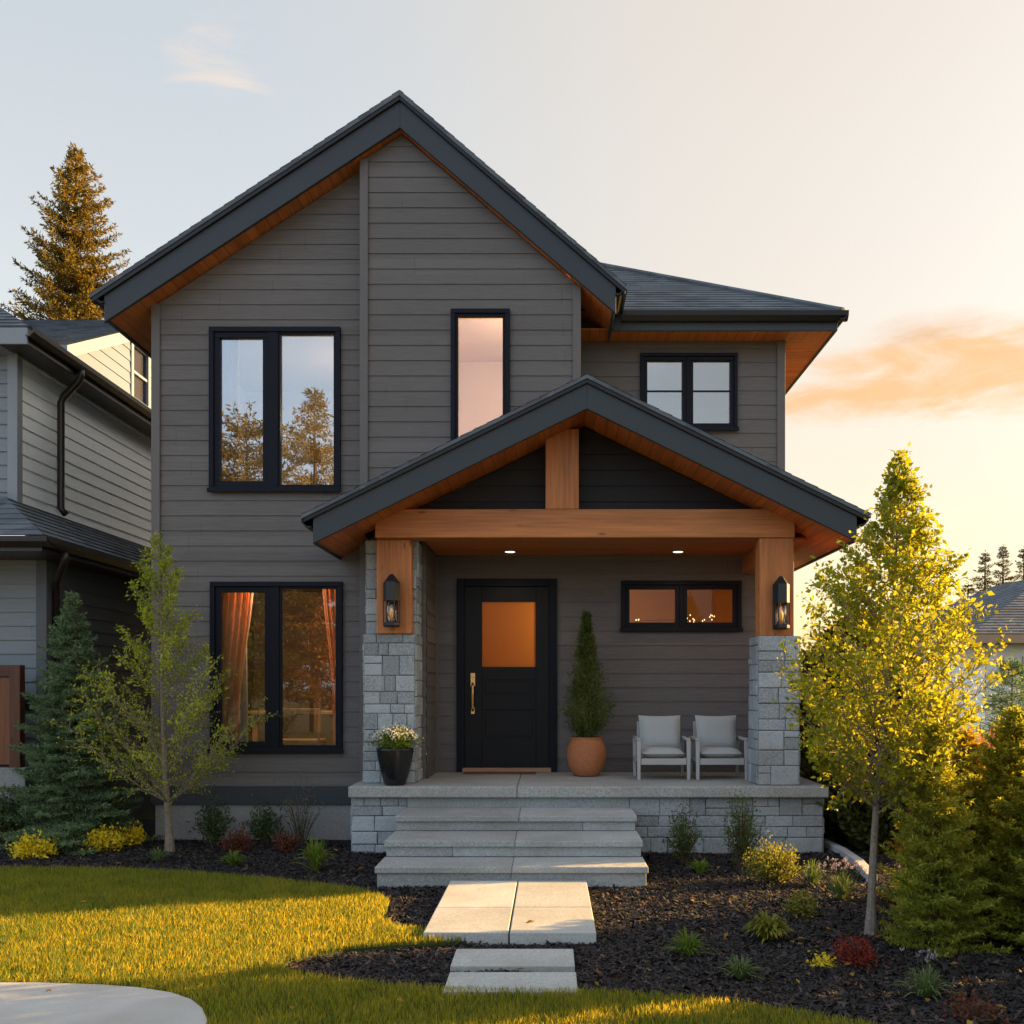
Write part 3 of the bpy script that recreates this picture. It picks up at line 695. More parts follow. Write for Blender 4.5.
def stone_column(x0, x1, y0, y1, z0, z1, seed, parent, name='pillar', rowh=(.10, .13, .17, .21)):
    core = MB().box(x0, x1, y0, y1, z0, z1).build(name, M['mortar'], parent)
    w = MB()
    ashlar(w, x0, x1, z0, z1, lambda u, z, o_: (u, y0-o_, z), rowh, seed)
    ashlar(w, y0, y1, z0, z1, lambda u, z, o_: (x1+o_, u, z), rowh, seed)
    ashlar(w, y0, y1, z0, z1, lambda u, z, o_: (x0-o_, u, z), rowh, seed+1)
    w.build('stone_facing', M['stone'], core)
    return core
bx0, bx1 = wx(352,YBASE), wx(823,YBASE)
sx0, sx1 = -1.48, .83
core = MB().box(bx0, bx1, YBASE, YR-.0, -.1, .555).build('porch_base', M['mortar'], house)
w = MB(); f_ = lambda u, z, o_: (u, YBASE-o_, z)
ashlar(w, bx0, sx0+.02, -.03, .553, f_, (.10, .13, .16), 3, .12, .32); w.build('stone_facing', M['stone'], core); w = MB(); ashlar(w, sx1-.02, bx1, -.03, .553, f_, (.11, .14, .17), 5, .15, .42)
ashlar(w, YBASE, YR, -.03, .553, lambda u, z, o_: (bx1+o_, u, z), (.13, .17, .2), 6, .2, .5); ashlar(w, YBASE, YL, -.03, .553, lambda u, z, o_: (bx0-o_, u, z), (.13, .17, .2), 7, .2, .5)
w.build('stone_facing', M['stone'], core)
MB().box(sx0+.021, sx1-.021, YBASE-.02, YBASE-.001, .3, .553).build('riser_stone', M['step'], house, .004)
w = MB(); xs0, xs1 = wx(348,YPF), wx(829,YPF); xj = wx(517,YPF)
w.box(xs0, xj-.002, YPF, YR-.02, .556, ZP); w.box(xj+.002, xs1, YPF, YR-.02, .556, ZP)
w.build('porch_slab', M['cap'], house, .012)
# left pillar: lower thick part, upper part behind the timber post
YLP = 10.5; lx0, lx1 = wx(364,YLP), wx(415,YLP); zled = wz(634,YLP)
pl = stone_column(lx0, lx1, YLP, YM-.02, ZP+.001, zled, 21, house)
pl2 = stone_column(lx0, lx1, YLP+.13, YM-.02, zled+.001, 3.24, 24, house)
YRP = 10.28; rx0, rx1 = wx(758,YRP), wx(799,YRP)
stone_column(rx0, rx1, YRP, YRP+.42, ZP+.001, wz(636,YRP), 33, house, rowh=(.12, .16, .2))
# timber
YBM = 10.36; bmz0, bmz1 = wz(537.5,YBM), wz(509,YBM)
w = MB().box(wx(375,YBM), wx(795,YBM), YBM, YBM+.27, bmz0, bmz1).build('beam', M['wood_x'], house, .008)
MB().box(wx(376.5,YLP-.04), wx(411.5,YLP-.04), YLP-.04, YLP+.1, zled+.002, bmz0-.002).build('post', M['wood_z'], house, .008)
MB().box(wx(759.5,YBM+.02), wx(794,YBM+.02), YBM+.02, YBM+.26, wz(636,YRP)+.002, bmz0-.002).build('post', M['wood_z'], house, .008)
MB().box(wx(545.5,YBM), wx(579,YBM), YBM+.012, YBM+.22, bmz1+.002, 4.36).build('post', M['wood_z'], house, .008)
MB().box(2.28, 2.42, YBM+.30, YR-.03, 3.02, 3.235).build('beam', m_wood('cedar_side_beam', (.50, .185, .060), (34, 1.6, 34)), house, .006)
# ceiling
MB().box(XSW+.02, 2.72, YBM+.275, YR-.02, 3.24, 3.27).build('ceiling', M['soffit_y'], house)
# porch roof
YPG = 9.85; PPX, PPZ = wx(587,YPG), wz(375,YPG)
PS = .492; pel, per = wx(302,YPG), wx(870,YPG)
def pz(x): return PPZ - PS*abs(x-PPX)
RT2, FH2 = .085, .245
w = MB(); th2 = .04
for a, b_, s_ in ((pel, PPX, 1), (per, PPX, -1)):
    V_ = Vector((PPX-a, 0, PPZ-pz(a))); Ln = V_.length; V_.normalize(); N_ = Vector((-V_.z*s_, 0, abs(V_.x)))
    yb = YL if s_ == 1 else YR
    w.courses((a, 0, pz(a)), (0,1,0), V_, N_, 0, Ln, rect(YPG-.035, yb), .145, .006)
w.prism_y([(pel, pz(pel)-.002), (PPX, PPZ-.002), (PPX, PPZ-th2), (pel, pz(pel)-th2)], YPG-.035, YL)
w.prism_y([(PPX, PPZ-.002), (per, pz(per)-.002), (per, pz(per)-th2), (PPX, PPZ-th2)], YPG-.035, YR)
w.prism_y([(XRT+.03, pz(XRT+.03)-.002), (per, pz(per)-.002), (per, pz(per)-th2), (XRT+.03, pz(XRT+.03)-th2)], YR, 13.2)
w.build('roof', M['shingle'], house)
chev_build('drip_edge', M['gutter'], th2+.002, RT2, YPG-.025, YPG+.06, pel+.02, per-.02, pz, PPX)
fl, fr = wx(313,YPG), wx(857,YPG)
chev_build('fascia', M['fascia'], RT2-.002, RT2+FH2, YPG, YPG+.045, fl, fr, pz, PPX)
def pzs(x): return pz(x)-RT2-FH2
w = MB()
w.prism_y([(fl, pzs(fl)+.02), (PPX, pzs(PPX)+.02), (PPX, pzs(PPX)+.04), (fl, pzs(fl)+.04)], YPG+.046, YBM+.23)
w.prism_y([(PPX, pzs(PPX)+.02), (fr, pzs(fr)+.02), (fr, pzs(fr)+.04), (PPX, pzs(PPX)+.04)], YPG+.046, YBM+.23)
xa = lx0-.02
w.prism_y([(fl, pzs(fl)+.02), (xa, pzs(xa)+.02), (xa, pzs(xa)+.04), (fl, pzs(fl)+.04)], YBM+.231, YL-.02)
xa = wx(795,YBM)+.01
w.prism_y([(xa, pzs(xa)+.02), (fr, pzs(fr)+.02), (fr, pzs(fr)+.04), (xa, pzs(xa)+.04)], YBM+.231, YR)
xa = XRT+.03; w.prism_y([(xa, pzs(xa)+.02), (fr, pzs(fr)+.02), (fr, pzs(fr)+.04), (xa, pzs(xa)+.04)], YR+.001, 13.2)
w.build('soffit', M['soffit'], house)
MB().box(fl-.012, fl+.015, YPG+.046, YL-.02, pzs(fl), pzs(fl)+FH2).build('eave_board', M['fascia'], house, .004); MB().box(fr-.015, fr+.012, YPG+.046, 13.2, pzs(fr), pzs(fr)+FH2).build('eave_board', M['fascia'], house, .004)
gutter(YPG-.02, YL-.03, fl-.014, pz(fl)-.175, -1); gutter(YPG-.02, 13.2, fr+.014, pz(fr)-.175, 1)
# dark siding infill behind the king post
def gint(v):
    d = (pzs(PPX)+.01-v)/PS; return (max(PPX-d, wx(378,YBM)), min(PPX+d, wx(795,YBM)))
MB().courses((0, YBM+.235, 0), (1,0,0), (0,0,1), (0,-1,0), bmz1-.05, pzs(PPX), gint, STEP, .015, (), [pzs(wx(378,YBM)), pzs(wx(795,YBM))]).build('gable_infill', M['siding_dark'], house)

# ------------------------------------------------------------------ steps and paving
st = empty('front_steps', (-.32, 9.3, 0), 'three grey stone steps rising from the paving slab to the porch', 'steps')
tz = (.16, .305, .45); ty = (8.435, 8.92, 9.53)
for i in range(3):
    z_, y_ = tz[i], ty[i]; yn = ty[i+1]+.03 if i < 2 else YBASE-.021
    zb = tz[i-1] if i else -.08
    xo = .0
    w = MB(); xj = wx((512, 515, 519)[i], y_)
    w.box(sx0-xo, xj-.0015, y_, yn, z_-.055, z_); w.box(xj+.0015, sx1+xo, y_, yn, z_-.055, z_); w.build('tread', M['step'], st, .007)
    w = MB(); xj = wx((511, 452, 583)[i], y_); w.box(sx0+.015, xj-.0015, y_+.03, yn, zb-(.0 if i else 0)+.001, z_-.056); w.box(xj+.0015, sx1-.015, y_+.03, yn, zb+.001, z_-.056); w.build('riser', M['step'], st, .006)
def slab(nm, x0, x1, y0, y1, z, label, grp, seed, cuts=(), jx=None):
    r = random.Random(seed); w = MB()
    ys = [y0]+list(cuts)+[y1]; xs = [x0]+([jx] if jx is not None else [])+[x1]
    for a, b_ in zip(ys, ys[1:]):
        for c_, d_ in zip(xs, xs[1:]): w.box(c_+.005, d_-.005, a+.012, b_-.012, -.06, z+r.uniform(-.002, .002))
    o = w.build(nm, M['flag'], None, .007, origin=((x0+x1)/2, (y0+y1)/2, 0)); return props(o, label, 'paving slab', grp)
slab('paving_slab', -.84, .31, 6.57, 8.38, .06, 'large square pale landing of four flagstones at the foot of the steps', None, 2, (7.35,), -.27)
slab('paving_slab', -.595, .152, 5.90, 6.31, .03, 'narrow pale stepping stone just in front of the large square landing', 'stepping stones', 3)
slab('paving_slab', -.585, .156, 5.395, 5.795, .03, 'narrow pale stepping stone at the edge of the lawn, nearest the viewer', 'stepping stones', 4)
w = MB(); eg = [gp(822, 843), gp(842, 853), gp(858, 864), gp(872, 880)]
for (a0, b0), (a1, b1) in zip(eg, eg[1:]):
    d_ = Vector((a1-a0, b1-b0)).normalized(); nn = Vector((-d_.y, d_.x))*.045; g_ = d_*.004
    w.prism_z([(a0+g_.x-nn.x, b0+g_.y-nn.y), (a1-g_.x-nn.x, b1-g_.y-nn.y), (a1-g_.x+nn.x, b1-g_.y+nn.y), (a0+g_.x+nn.x, b0+g_.y+nn.y)], -.06, .05)
o = w.build('edging_kerb', M['concrete'], None, .006, origin=(eg[1][0], eg[1][1], 0)); props(o, 'low concrete edging strip beside the porch corner, by the hedge', 'edging')

# ------------------------------------------------------------------ things on the porch
def lantern(px, Yf, ztop_, label):
    x = wx(px, Yf); h = .55; r_ = .088
    e_ = empty('wall_lantern', (x, Yf, ztop_-h), label, 'lantern', 'wall lanterns on the timber posts')
    yc = Yf-.095; zb = ztop_-h
    w = MB(); w.box(x-.055, x+.055, Yf-.02, Yf-.001, zb+.02, zb+.46); w.box(x-.02, x+.02, Yf-.1, Yf-.02, zb+.31, zb+.35)
    w.build('back_plate', M['lamp_black'], e_, .003)
    w = MB(); w.lathe([(r_, zb+.27), (r_, zb+.455), (r_*.96, zb+.465), (r_*.5, zb+.515), (.03, zb+.535), (.012, zb+.55)], x, yc, 6)
    w.build('hood', M['lamp_black'], e_, .003)
    w = MB(); w.lathe([(r_*.9, zb), (r_, zb+.015), (r_, zb+.045), (r_*.9, zb+.05)], x, yc, 6)
    for k in range(6):
        a_ = k*math.pi/3; w.box(x+r_*.95*math.cos(a_)-.006, x+r_*.95*math.cos(a_)+.006, yc+r_*.95*math.sin(a_)-.006, yc+r_*.95*math.sin(a_)+.006, zb+.045, zb+.275)
    w.build('cage', M['lamp_black'], e_)
    w = MB(); w.lathe([(.058, zb+.051), (.058, zb+.268)], x, yc, 20); w.build('glass_shade', M['lanternglass'], e_, smooth=True)
    w = MB(); w.lathe([(.012, zb+.052), (.014, zb+.10), (.022, zb+.13), (.020, zb+.17), (.006, zb+.2)], x, yc, 12); w.build('bulb', M['bulb'], e_, smooth=True)
M['lanternglass'] = m_glass('lantern_glass', .10, (1, .86, .68), .02); M['bulb'] = m_emit('warm_bulb', (1, .62, .32), .02)
lantern(393, YLP-.04, wz(575,YLP-.04), 'black wall lantern on the post above the left stone pillar with the flower pot')
lantern(779, YBM+.02, wz(577,YBM+.02), 'black wall lantern on the post beside the yellow-green tree')
M['downlight'] = m_emit('downlight_lens', (1, .80, .58), .6)
for px, lb in ((510, 'small round recessed downlight in the porch ceiling above the front door'), (678, 'small round recessed downlight in the porch ceiling above the wide amber window')):
    x = wx(px, 11.45); y = 11.45; e_ = empty('ceiling_light', (x, y, 3.235), lb, 'downlight', 'porch downlights')
    MB().lathe([(.075, 3.228), (.075, 3.2395), (.05, 3.2395), (.05, 3.230)], x, y, 28).build('rim', M['nb_white'], e_, smooth=False)
    MB().lathe([(.052, 3.2245), (.058, 3.2275)], x, y, 24).build('lens', M['downlight'], e_)
    l = bpy.data.lights.new('downlight_beam', 'SPOT'); l.energy = 4.8; l.color = (1, .66, .38); l.spot_size = R(125); l.spot_blend = .7; l.shadow_soft_size = .05
    lo = bpy.data.objects.new('downlight_beam', l); col.objects.link(lo); lo.location = (x, y, 3.222)

def pillow(w_, d_, h_, n=10):
    """pillow of size w,d lying flat centred on 0 with thickness h"""
    vs = []; fs = []; 
    for s in (1, -1):
        for j in range(n+1):
            for i in range(n+1):
                u, v = i/n*2-1, j/n*2-1
                e_ = (max(0, 1-u**4)*max(0, 1-v**4))**.45
                sh = 1-.05*(1-abs(u)**2)*abs(v)**6; sv = 1-.05*(1-abs(v)**2)*abs(u)**6
                vs.append((u*w_/2*sv, v*d_/2*sh, s*h_/2*e_))
    k = (n+1)**2
    for s in (0, 1):
        for j in range(n):
            for i in range(n):
                a_ = s*k+j*(n+1)+i; q = (a_, a_+1, a_+n+2, a_+n+1); fs.append(q if s == 0 else q[::-1])
    return vs, fs
def armchair(x0, x1, yf, label):
    wd = x1-x0; e_ = empty('armchair', ((x0+x1)/2, yf+.3, ZP), label, 'armchair', 'armchairs on the porch')
    z = ZP+.001; ya, yb = yf, yf+.58; lw = .045; ah = .455
    w = MB()
    for xa, xb in ((x0, x0+lw), (x1-lw, x1)):
        w.box(xa, xb, ya+.03, yb, z+ah-.028, z+ah)           # arm
        w.box(xa+.004, xb-.004, ya+.05, yb-.02, z+.19, z+.225)
    w.box(x0+lw, x1-lw, ya+.02, ya+.05, z+.165, z+.235); w.box(x0+lw, x1-lw, yb-.06, yb-.03, z+.165, z+.62)
    w.box(x0+lw, x1-lw, ya+.05, yb-.06, z+.195, z+.215)
    w.build('frame', M['chair'], e_, .006)
    for xa, xb in ((x0, x0+lw), (x1-lw, x1)):
        for yy in (ya, yb-.05):
            w = MB(); w.add([(xa+.006, yy+.012, z), (xb-.006, yy+.012, z), (xb-.006, yy+.04, z), (xa+.006, yy+.04, z), (xa, yy, z+ah-(.03 if yy == ya else .03)), (xb, yy, z+ah-.03), (xb, yy+.05, z+ah-.03), (xa, yy+.05, z+ah-.03)], [(0,3,2,1),(4,5,6,7),(0,1,5,4),(1,2,6,5),(2,3,7,6),(3,0,4,7)])
            w.build('leg', M['chair'], e_, .005)
    vs, fs = pillow(wd-2*lw-.02, .5, .12); w = MB(); w.add([(a_+(x0+x1)/2, b_+ya+.27, c_+z+.285) for a_, b_, c_ in vs], fs); w.build('seat_cushion', M['cushion'], e_, smooth=True)
    vs, fs = pillow(wd-2*lw-.02, .40, .15); t_ = R(74); w = MB(); w.add([(a_+(x0+x1)/2, ya+.41+b_*math.cos(t_)-c_*math.sin(t_), z+.50+b_*math.sin(t_)+c_*math.cos(t_)) for a_, b_, c_ in vs], fs); w.build('back_cushion', M['cushion'], e_, smooth=True)
YC = 10.82
armchair(wx(637,YC), wx(691,YC), YC, 'pale grey armchair with cushions, beside the terracotta pot')
armchair(wx(696,YC), wx(749,YC), YC, 'pale grey armchair with cushions, tucked behind the right stone pillar')

# ------------------------------------------------------------------ vegetation generators
class Veg:
    def __init__(s): s.q = []; s.tb = MB()
    def leaves(s, P, D, L, Wd, rng, flat=0.0):
        n = len(P)
        if n == 0: return
        Nn = nrm(rng.normal(size=(n, 3)) + np.array([0, 0, flat])); S = nrm(np.cross(D, Nn)); U = np.cross(S, D)
        L = np.asarray(L).reshape(-1, 1); Wd = np.asarray(Wd).reshape(-1, 1)
        s.q.append(np.stack([P, P+D*L*.45+S*Wd/2+U*Wd*.12, P+D*L-U*L*.06, P+D*L*.45-S*Wd/2+U*Wd*.12], 1).reshape(-1, 3))
    def mesh(s, name):
        V = np.concatenate(s.q); n = len(V)//4; return np_mesh(name, V, [np.arange(n*4).reshape(-1, 4)])
def bez(a, b, c, t): return a*(1-t)**2 + b*2*t*(1-t) + c*t*t

def gen_deciduous(seed, H, prof, nprim, leafL, leaves_per_twig, twigs, r0=.04, z0=None, up=.6, droop=0., lean=(0, 0), leafW=.55, curl=.5):
    rng = np.random.RandomState(seed); v = Veg()
    z0 = prof[0][0] if z0 is None else z0
    hz = [p[0] for p in prof]; hr = [p[1] for p in prof]
    tr = []; nseg = 14
    for i in range(nseg+1):
        t = i/nseg; tr.append(np.array([lean[0]*t + .012*H*.3*math.sin(t*7+seed), lean[1]*t + .01*H*.3*math.sin(t*5+seed*2), H*.985*t]))
    def trunk(h):
        t = min(max(h/(H*.985), 0), 1)*nseg; i = min(int(t), nseg-1); return tr[i]+(tr[i+1]-tr[i])*(t-i)
    v.tb.tube([tuple(p) for p in tr], [max(r0*(1-.93*(i/nseg)**.75), .003)*(1.35 if i == 0 else 1) for i in range(nseg+1)], 9)
    for i in range(nprim):
        t = (i+.5)/nprim
        h = z0+(H*.97-z0)*t
        rr = np.interp(h, hz, hr)*rng.uniform(.72, 1.12)
        if rr < .02: continue
        az = i*2.39996+rng.uniform(-.4, .4)
        o_ = np.array([math.cos(az), math.sin(az), 0])
        hs = max(h-rr*up*.9, z0*.55+.02*i/nprim)
        A = trunk(hs); Cc = trunk(h)*np.array([1, 1, 0])+o_*rr+np.array([0, 0, h+rng.uniform(-.04, .04)*H*.3-droop*rr]); B = A*(1-curl)+Cc*curl+np.array([0, 0, -(Cc[2]-A[2])*.15+droop*rr*.4])
        pts = [bez(A, B, Cc, k/6) for k in range(7)]
        rb = max(r0*.30*(1-t*.6), .0035)
        v.tb.tube([tuple(p) for p in pts], [rb*(1-.85*k/6) for k in range(7)], 5)
        for q in range(twigs):
            u = .18+.82*(q+rng.uniform(.2, .8))/twigs
            p = bez(A, B, Cc, u); tg = nrm(bez(A, B, Cc, min(u+.05, 1.05))-bez(A, B, Cc, u-.05))
            d_ = nrm(tg*.8+rng.normal(size=3)*.55+np.array([0, 0, .25-droop*.6])); ln = rr*rng.uniform(.22, .42)*(1.1-.45*u)+leafL
            e_ = p+d_*ln
            v.tb.tube([tuple(p), tuple(p+d_*ln*.5+np.array([0, 0, .01])), tuple(e_)], [rb*.35, rb*.25, .0012], 4)
            n = rng.poisson(leaves_per_twig*(.45+.75*u)*min(1, .12+rr/(max(hr)*.55)))
            s_ = rng.uniform(.05, 1.08, n)[:, None]
            PP = p+d_*ln*s_+rng.normal(size=(n, 3))*leafL*.55
            DD = nrm(d_*.6+rng.normal(size=(n, 3))*.8+np.array([0, 0, -.15]))
            LL = leafL*rng.uniform(.45, 1.5, n); v.leaves(PP, DD, LL, LL*leafW, rng, .6)
    # leader leaves
    n = 40; hh = rng.uniform(z0+(H-z0)*.75, H, n); PP = np.array([trunk(x) for x in hh])+rng.normal(size=(n, 3))*leafL*.6
    v.leaves(PP, nrm(rng.normal(size=(n, 3))+np.array([0, 0, .5])), np.full(n, leafL), np.full(n, leafL*leafW), rng)
    return v

def gen_conifer(seed, H, Rb, z0, nwh, nbr, needle, nw, per, droop=.25, tip=.15, power=.9, r0=None, side=.5, ragged=.2, upturn=.12):
    rng = np.random.RandomState(seed); v = Veg(); r0 = r0 or H*.018
    v.tb.tube([(0, 0, 0), (0, 0, H*.5), (0, 0, H*.985)], [r0, r0*.55, r0*.06], 8)
    for i in range(nwh):
        t = (i+rng.uniform(-.3, .3))/nwh; t = min(max(t, 0), .995)
        h = z0+(H-z0)*t; ln0 = Rb*(1-t)**power*min(1, .25+(1-t)*6)+needle*.5
        for k in range(nbr):
            az = k*2*math.pi/nbr+i*.9+rng.uniform(-.35, .35); ln = ln0*rng.uniform(1-ragged*1.6, 1+ragged); h = z0+(H-z0)*min(max(t+rng.uniform(-.6, .6)/nwh, 0), .99)
            o_ = np.array([math.cos(az), math.sin(az), 0]); A = np.array([0, 0, h])
            Cc = o_*ln+np.array([0, 0, h-droop*ln*(1-t)+tip*ln*t*2.4]); B = o_*ln*.5+np.array([0, 0, h-droop*ln*.65*(1-t)-upturn*ln*.5+tip*ln*t])
            Cc[2] += upturn*ln*.4
            if ln > H*.05: v.tb.tube([tuple(bez(A, B, Cc, q/3)) for q in range(4)], [max(r0*.22*(1-t)*(1-q/3.2), needle*.03) for q in range(4)], 4)
            ns = max(4, int(ln/(needle*.62)))
            us = np.concatenate([np.linspace(.12, 1, ns)])
            for u in us:
                p = bez(A, B, Cc, u); tg = nrm(bez(A, B, Cc, min(u+.05, 1.02))-bez(A, B, Cc, u-.05)); sd_ = nrm(np.cross(tg, [0, 0, 1.]))
                wl_ = ln*side*(1-u)*.75+needle*.5
                for sg in (1, -1):
                    tw = nrm(tg*.75+sd_*sg*.8+np.array([0, 0, rng.uniform(-.18, .08)]))
                    n = max(3, int(per*(wl_/needle+.8)))
                    s_ = rng.uniform(0, 1, n)[:, None]
                    PP = p+tw*wl_*s_; DD = nrm(tw*.75+rng.normal(size=(n, 3))*.5)
                    LL = needle*rng.uniform(.6, 1.2, n); v.leaves(PP, DD, LL, np.full(n, nw)*rng.uniform(.7, 1.3, n), rng, .4)
    n = int(per*14); hh = rng.uniform(.86, 1, n); PP = np.stack([np.zeros(n), np.zeros(n), hh*H], 1); v.leaves(PP, nrm(rng.normal(size=(n, 3))*.5+np.array([0, 0, .7])), np.full(n, needle*.9), np.full(n, nw), rng)
    return v
def gen_cedar(seed, H, Rb, n, L, Wd, shape=.55, base=.02):
    """feathery upright column of flat sprays"""
    rng = np.random.RandomState(seed); v = Veg(); v.tb.tube([(0, 0, 0), (0, 0, H*.6), (0, 0, H*.95)], [H*.02, H*.012, .004], 7)
    nb = n//26
    for i in range(nb):
        t = rng.uniform(0, 1)**1.15; h = base*H+(H*(1-base))*t; az = rng.uniform(0, 6.283)
        rr = Rb*min(1, (1-t)**shape*1.02)*min(1, .55+t*4)*(1+.22*math.sin(az*3+h*5+seed)+rng.uniform(-.30, .24))
        o_ = np.array([math.cos(az), math.sin(az), 0]); ri = rr*rng.uniform(.15, .5)
        A = o_*ri+np.array([0, 0, h-.1*H*(1-t)*.5]); E = o_*rr+np.array([0, 0, h+rr*.45])
        A[2] = max(A[2], .02)
        v.tb.tube([tuple(A), tuple(E)], [.004, .0015], 4)
        m_ = 26; s_ = rng.uniform(0, 1, m_)[:, None]; PP = A+(E-A)*s_+rng.normal(size=(m_, 3))*L*.45
        DD = nrm((E-A)/max(np.linalg.norm(E-A), 1e-3)*.7+o_*.2+np.array([0, 0, .35])+rng.normal(size=(m_, 3))*.55)
        LL = L*rng.uniform(.6, 1.3, m_); v.leaves(PP, DD, LL, np.full(m_, Wd)*rng.uniform(.7, 1.3, m_), rng)
    return v
def gen_shrub(seed, Rx, H, nst, leafL, per, leafW=.5, spread=.8, base=.0):
    rng = np.random.RandomState(seed); v = Veg()
    for i in range(nst):
        az = rng.uniform(0, 6.283); rr = Rx*math.sqrt(rng.uniform(.02, 1)); hh = H*(1-.55*(rr/Rx)**2)*rng.uniform(.65, 1.08)
        E = np.array([math.cos(az)*rr, math.sin(az)*rr, hh]); A = E*np.array([.18, .18, 0]); B = np.array([E[0]*spread*.5, E[1]*spread*.5, hh*.6])
        v.tb.tube([tuple(bez(A, B, E, q/4)) for q in range(5)], [.006, .005, .004, .003, .0015], 4)
        u = rng.uniform(.25, 1.05, per); PP = np.stack([bez(A, B, E, x) for x in u])+rng.normal(size=(per, 3))*leafL*.9; PP[:, 2] = np.maximum(PP[:, 2], .005)
        DD = nrm(rng.normal(size=(per, 3))*.8+E/np.linalg.norm(E)*.6); LL = leafL*rng.uniform(.6, 1.25, per); v.leaves(PP, DD, LL, LL*leafW, rng, .5)
    return v
def gen_tuft(seed, Rx, H, n, w, seg=5, flop=.7):
    rng = np.random.RandomState(seed); Vv = []; F4 = []; F3 = []; b0 = 0
    for i in range(n):
        az = rng.uniform(0, 6.283); l_ = rng.uniform(.65, 1.08); out_ = Rx*rng.uniform(.15, 1.)**.7*l_*1.15; hh = H*l_*(1.05-.5*(out_/Rx)**2); d_ = np.array([math.cos(az), math.sin(az), 0]); s_ = np.array([-d_[1], d_[0], 0])
        s_ = nrm(s_+rng.normal(size=3)*.3); A = d_*rng.uniform(0, .14)*Rx; B = A+d_*out_*.45+np.array([0, 0, hh*1.15]); E = d_*out_+np.array([0, 0, hh*(1-flop*.5*(out_/Rx))])
        for k in range(seg):
            t = k/seg; p = bez(A, B, E, t); ww = w*(1-.85*t**2.5)*.5*rng.uniform(.9, 1.1); Vv += [p-s_*ww, p+s_*ww]
        Vv.append(E)
        for k in range(seg-1): F4.append((b0+2*k, b0+2*k+1, b0+2*k+3, b0+2*k+2))
        F3.append((b0+2*seg-2, b0+2*seg-1, b0+2*seg)); b0 += 2*seg+1
    return np_mesh('tuft', np.array(Vv), [np.array(F4), np.array(F3)])

def plant(name, v, loc, label, cat, lm, bm, group=None, trunk='trunk', crown='crown', rz=0., scale=1.):
    e_ = empty(name, loc, label, cat, group, rz); e_.scale = (scale,)*3
    link(crown, v.mesh(crown), lm, e_, True)
    me = bpy.data.meshes.new(trunk); me.from_pydata(v.tb.v, [], v.tb.f); me.update(); link(trunk, me, bm, e_, True)
    return e_
def dup(o, loc, rz, label, scale=None):
    c = copy_tree(o); c.location = loc; c.rotation_euler = (0, 0, rz); c['label'] = label
    if scale: c.scale = scale if isinstance(scale, tuple) else (scale,)*3
    return c

M['lf_gold'] = m_leaf('golden_green_leaves', (.15, .22, .020), (.43, .42, .038), .53, .5, (1.35, 1.2, .35))
M['lf_young'] = m_leaf('olive_green_leaves', (.19, .29, .035), (.60, .60, .07), .55, .5)
M['nd_blue'] = m_leaf('blue_green_needles', (.075, .15, .078), (.27, .37, .20), .3, .6, (1, 1, .8))
M['nd_gold'] = m_leaf('spruce_needles', (.060, .066, .018), (.27, .18, .035), .4, .6)
M['nd_dark'] = m_leaf('dark_conifer_needles', (.030, .038, .014), (.085, .075, .024), .2, .6)
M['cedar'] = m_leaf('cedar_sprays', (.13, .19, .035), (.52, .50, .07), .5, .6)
M['cedar_sunlit'] = m_leaf('sunlit_gold_cedar_sprays', (.16, .13, .022), (.60, .42, .06), .5, .6)  # low sun's gold put into the leaf colour of two crowns
M['cedar_d'] = m_leaf('dark_cedar_sprays', (.03, .048, .014), (.12, .12, .025), .3, .6)
M['topiary'] = m_leaf('topiary_sprays', (.04, .07, .015), (.16, .19, .045), .25, .6)
M['lf_green'] = m_leaf('shrub_leaves', (.045, .085, .02), (.14, .20, .05), .35, .5)
M['lf_dark'] = m_leaf('dark_shrub_leaves', (.035, .068, .025), (.11, .165, .06), .3, .5)
M['lf_grey'] = m_leaf('grey_green_leaves', (.10, .14, .09), (.22, .27, .17), .35, .5, (1, 1, .8))
M['lf_yellow'] = m_leaf('yellow_leaves', (.72, .56, .02), (.95, .80, .06), .35, .5)
M['lf_ygreen'] = m_leaf('yellow_green_leaves', (.11, .16, .02), (.34, .30, .045), .4, .5)
M['lf_red'] = m_leaf('red_leaves', (.16, .022, .016), (.36, .06, .035), .35, .5, (1.1, .8, .6))
M['lf_russet'] = m_leaf('russet_leaves', (.10, .035, .02), (.26, .09, .045), .35, .5, (1.1, .9, .7))
M['lf_pink'] = m_leaf('russet_pink_reeds', (.42, .15, .06), (.62, .28, .12), .35, .6, (1, .9, .8))
M['lf_orange'] = m_leaf('orange_leaves', (.26, .10, .02), (.5, .22, .04), .4, .5)
M['tuft'] = m_leaf('bright_grass_leaves', (.08, .16, .025), (.24, .32, .06), .45, .45)
M['tuft_d'] = m_leaf('grey_grass_leaves', (.08, .14, .05), (.21, .27, .11), .35, .45)
M['petal'] = m_leaf('white_petals', (.62, .62, .56), (.8, .8, .74), .3, .6, (1, 1, 1))
M['petal_v'] = m_leaf('lilac_petals', (.30, .25, .33), (.45, .38, .45), .3, .6, (1, 1, 1))
M['lf_pot'] = m_leaf('pot_leaves', (.05, .10, .014), (.15, .22, .03), .4, .5)

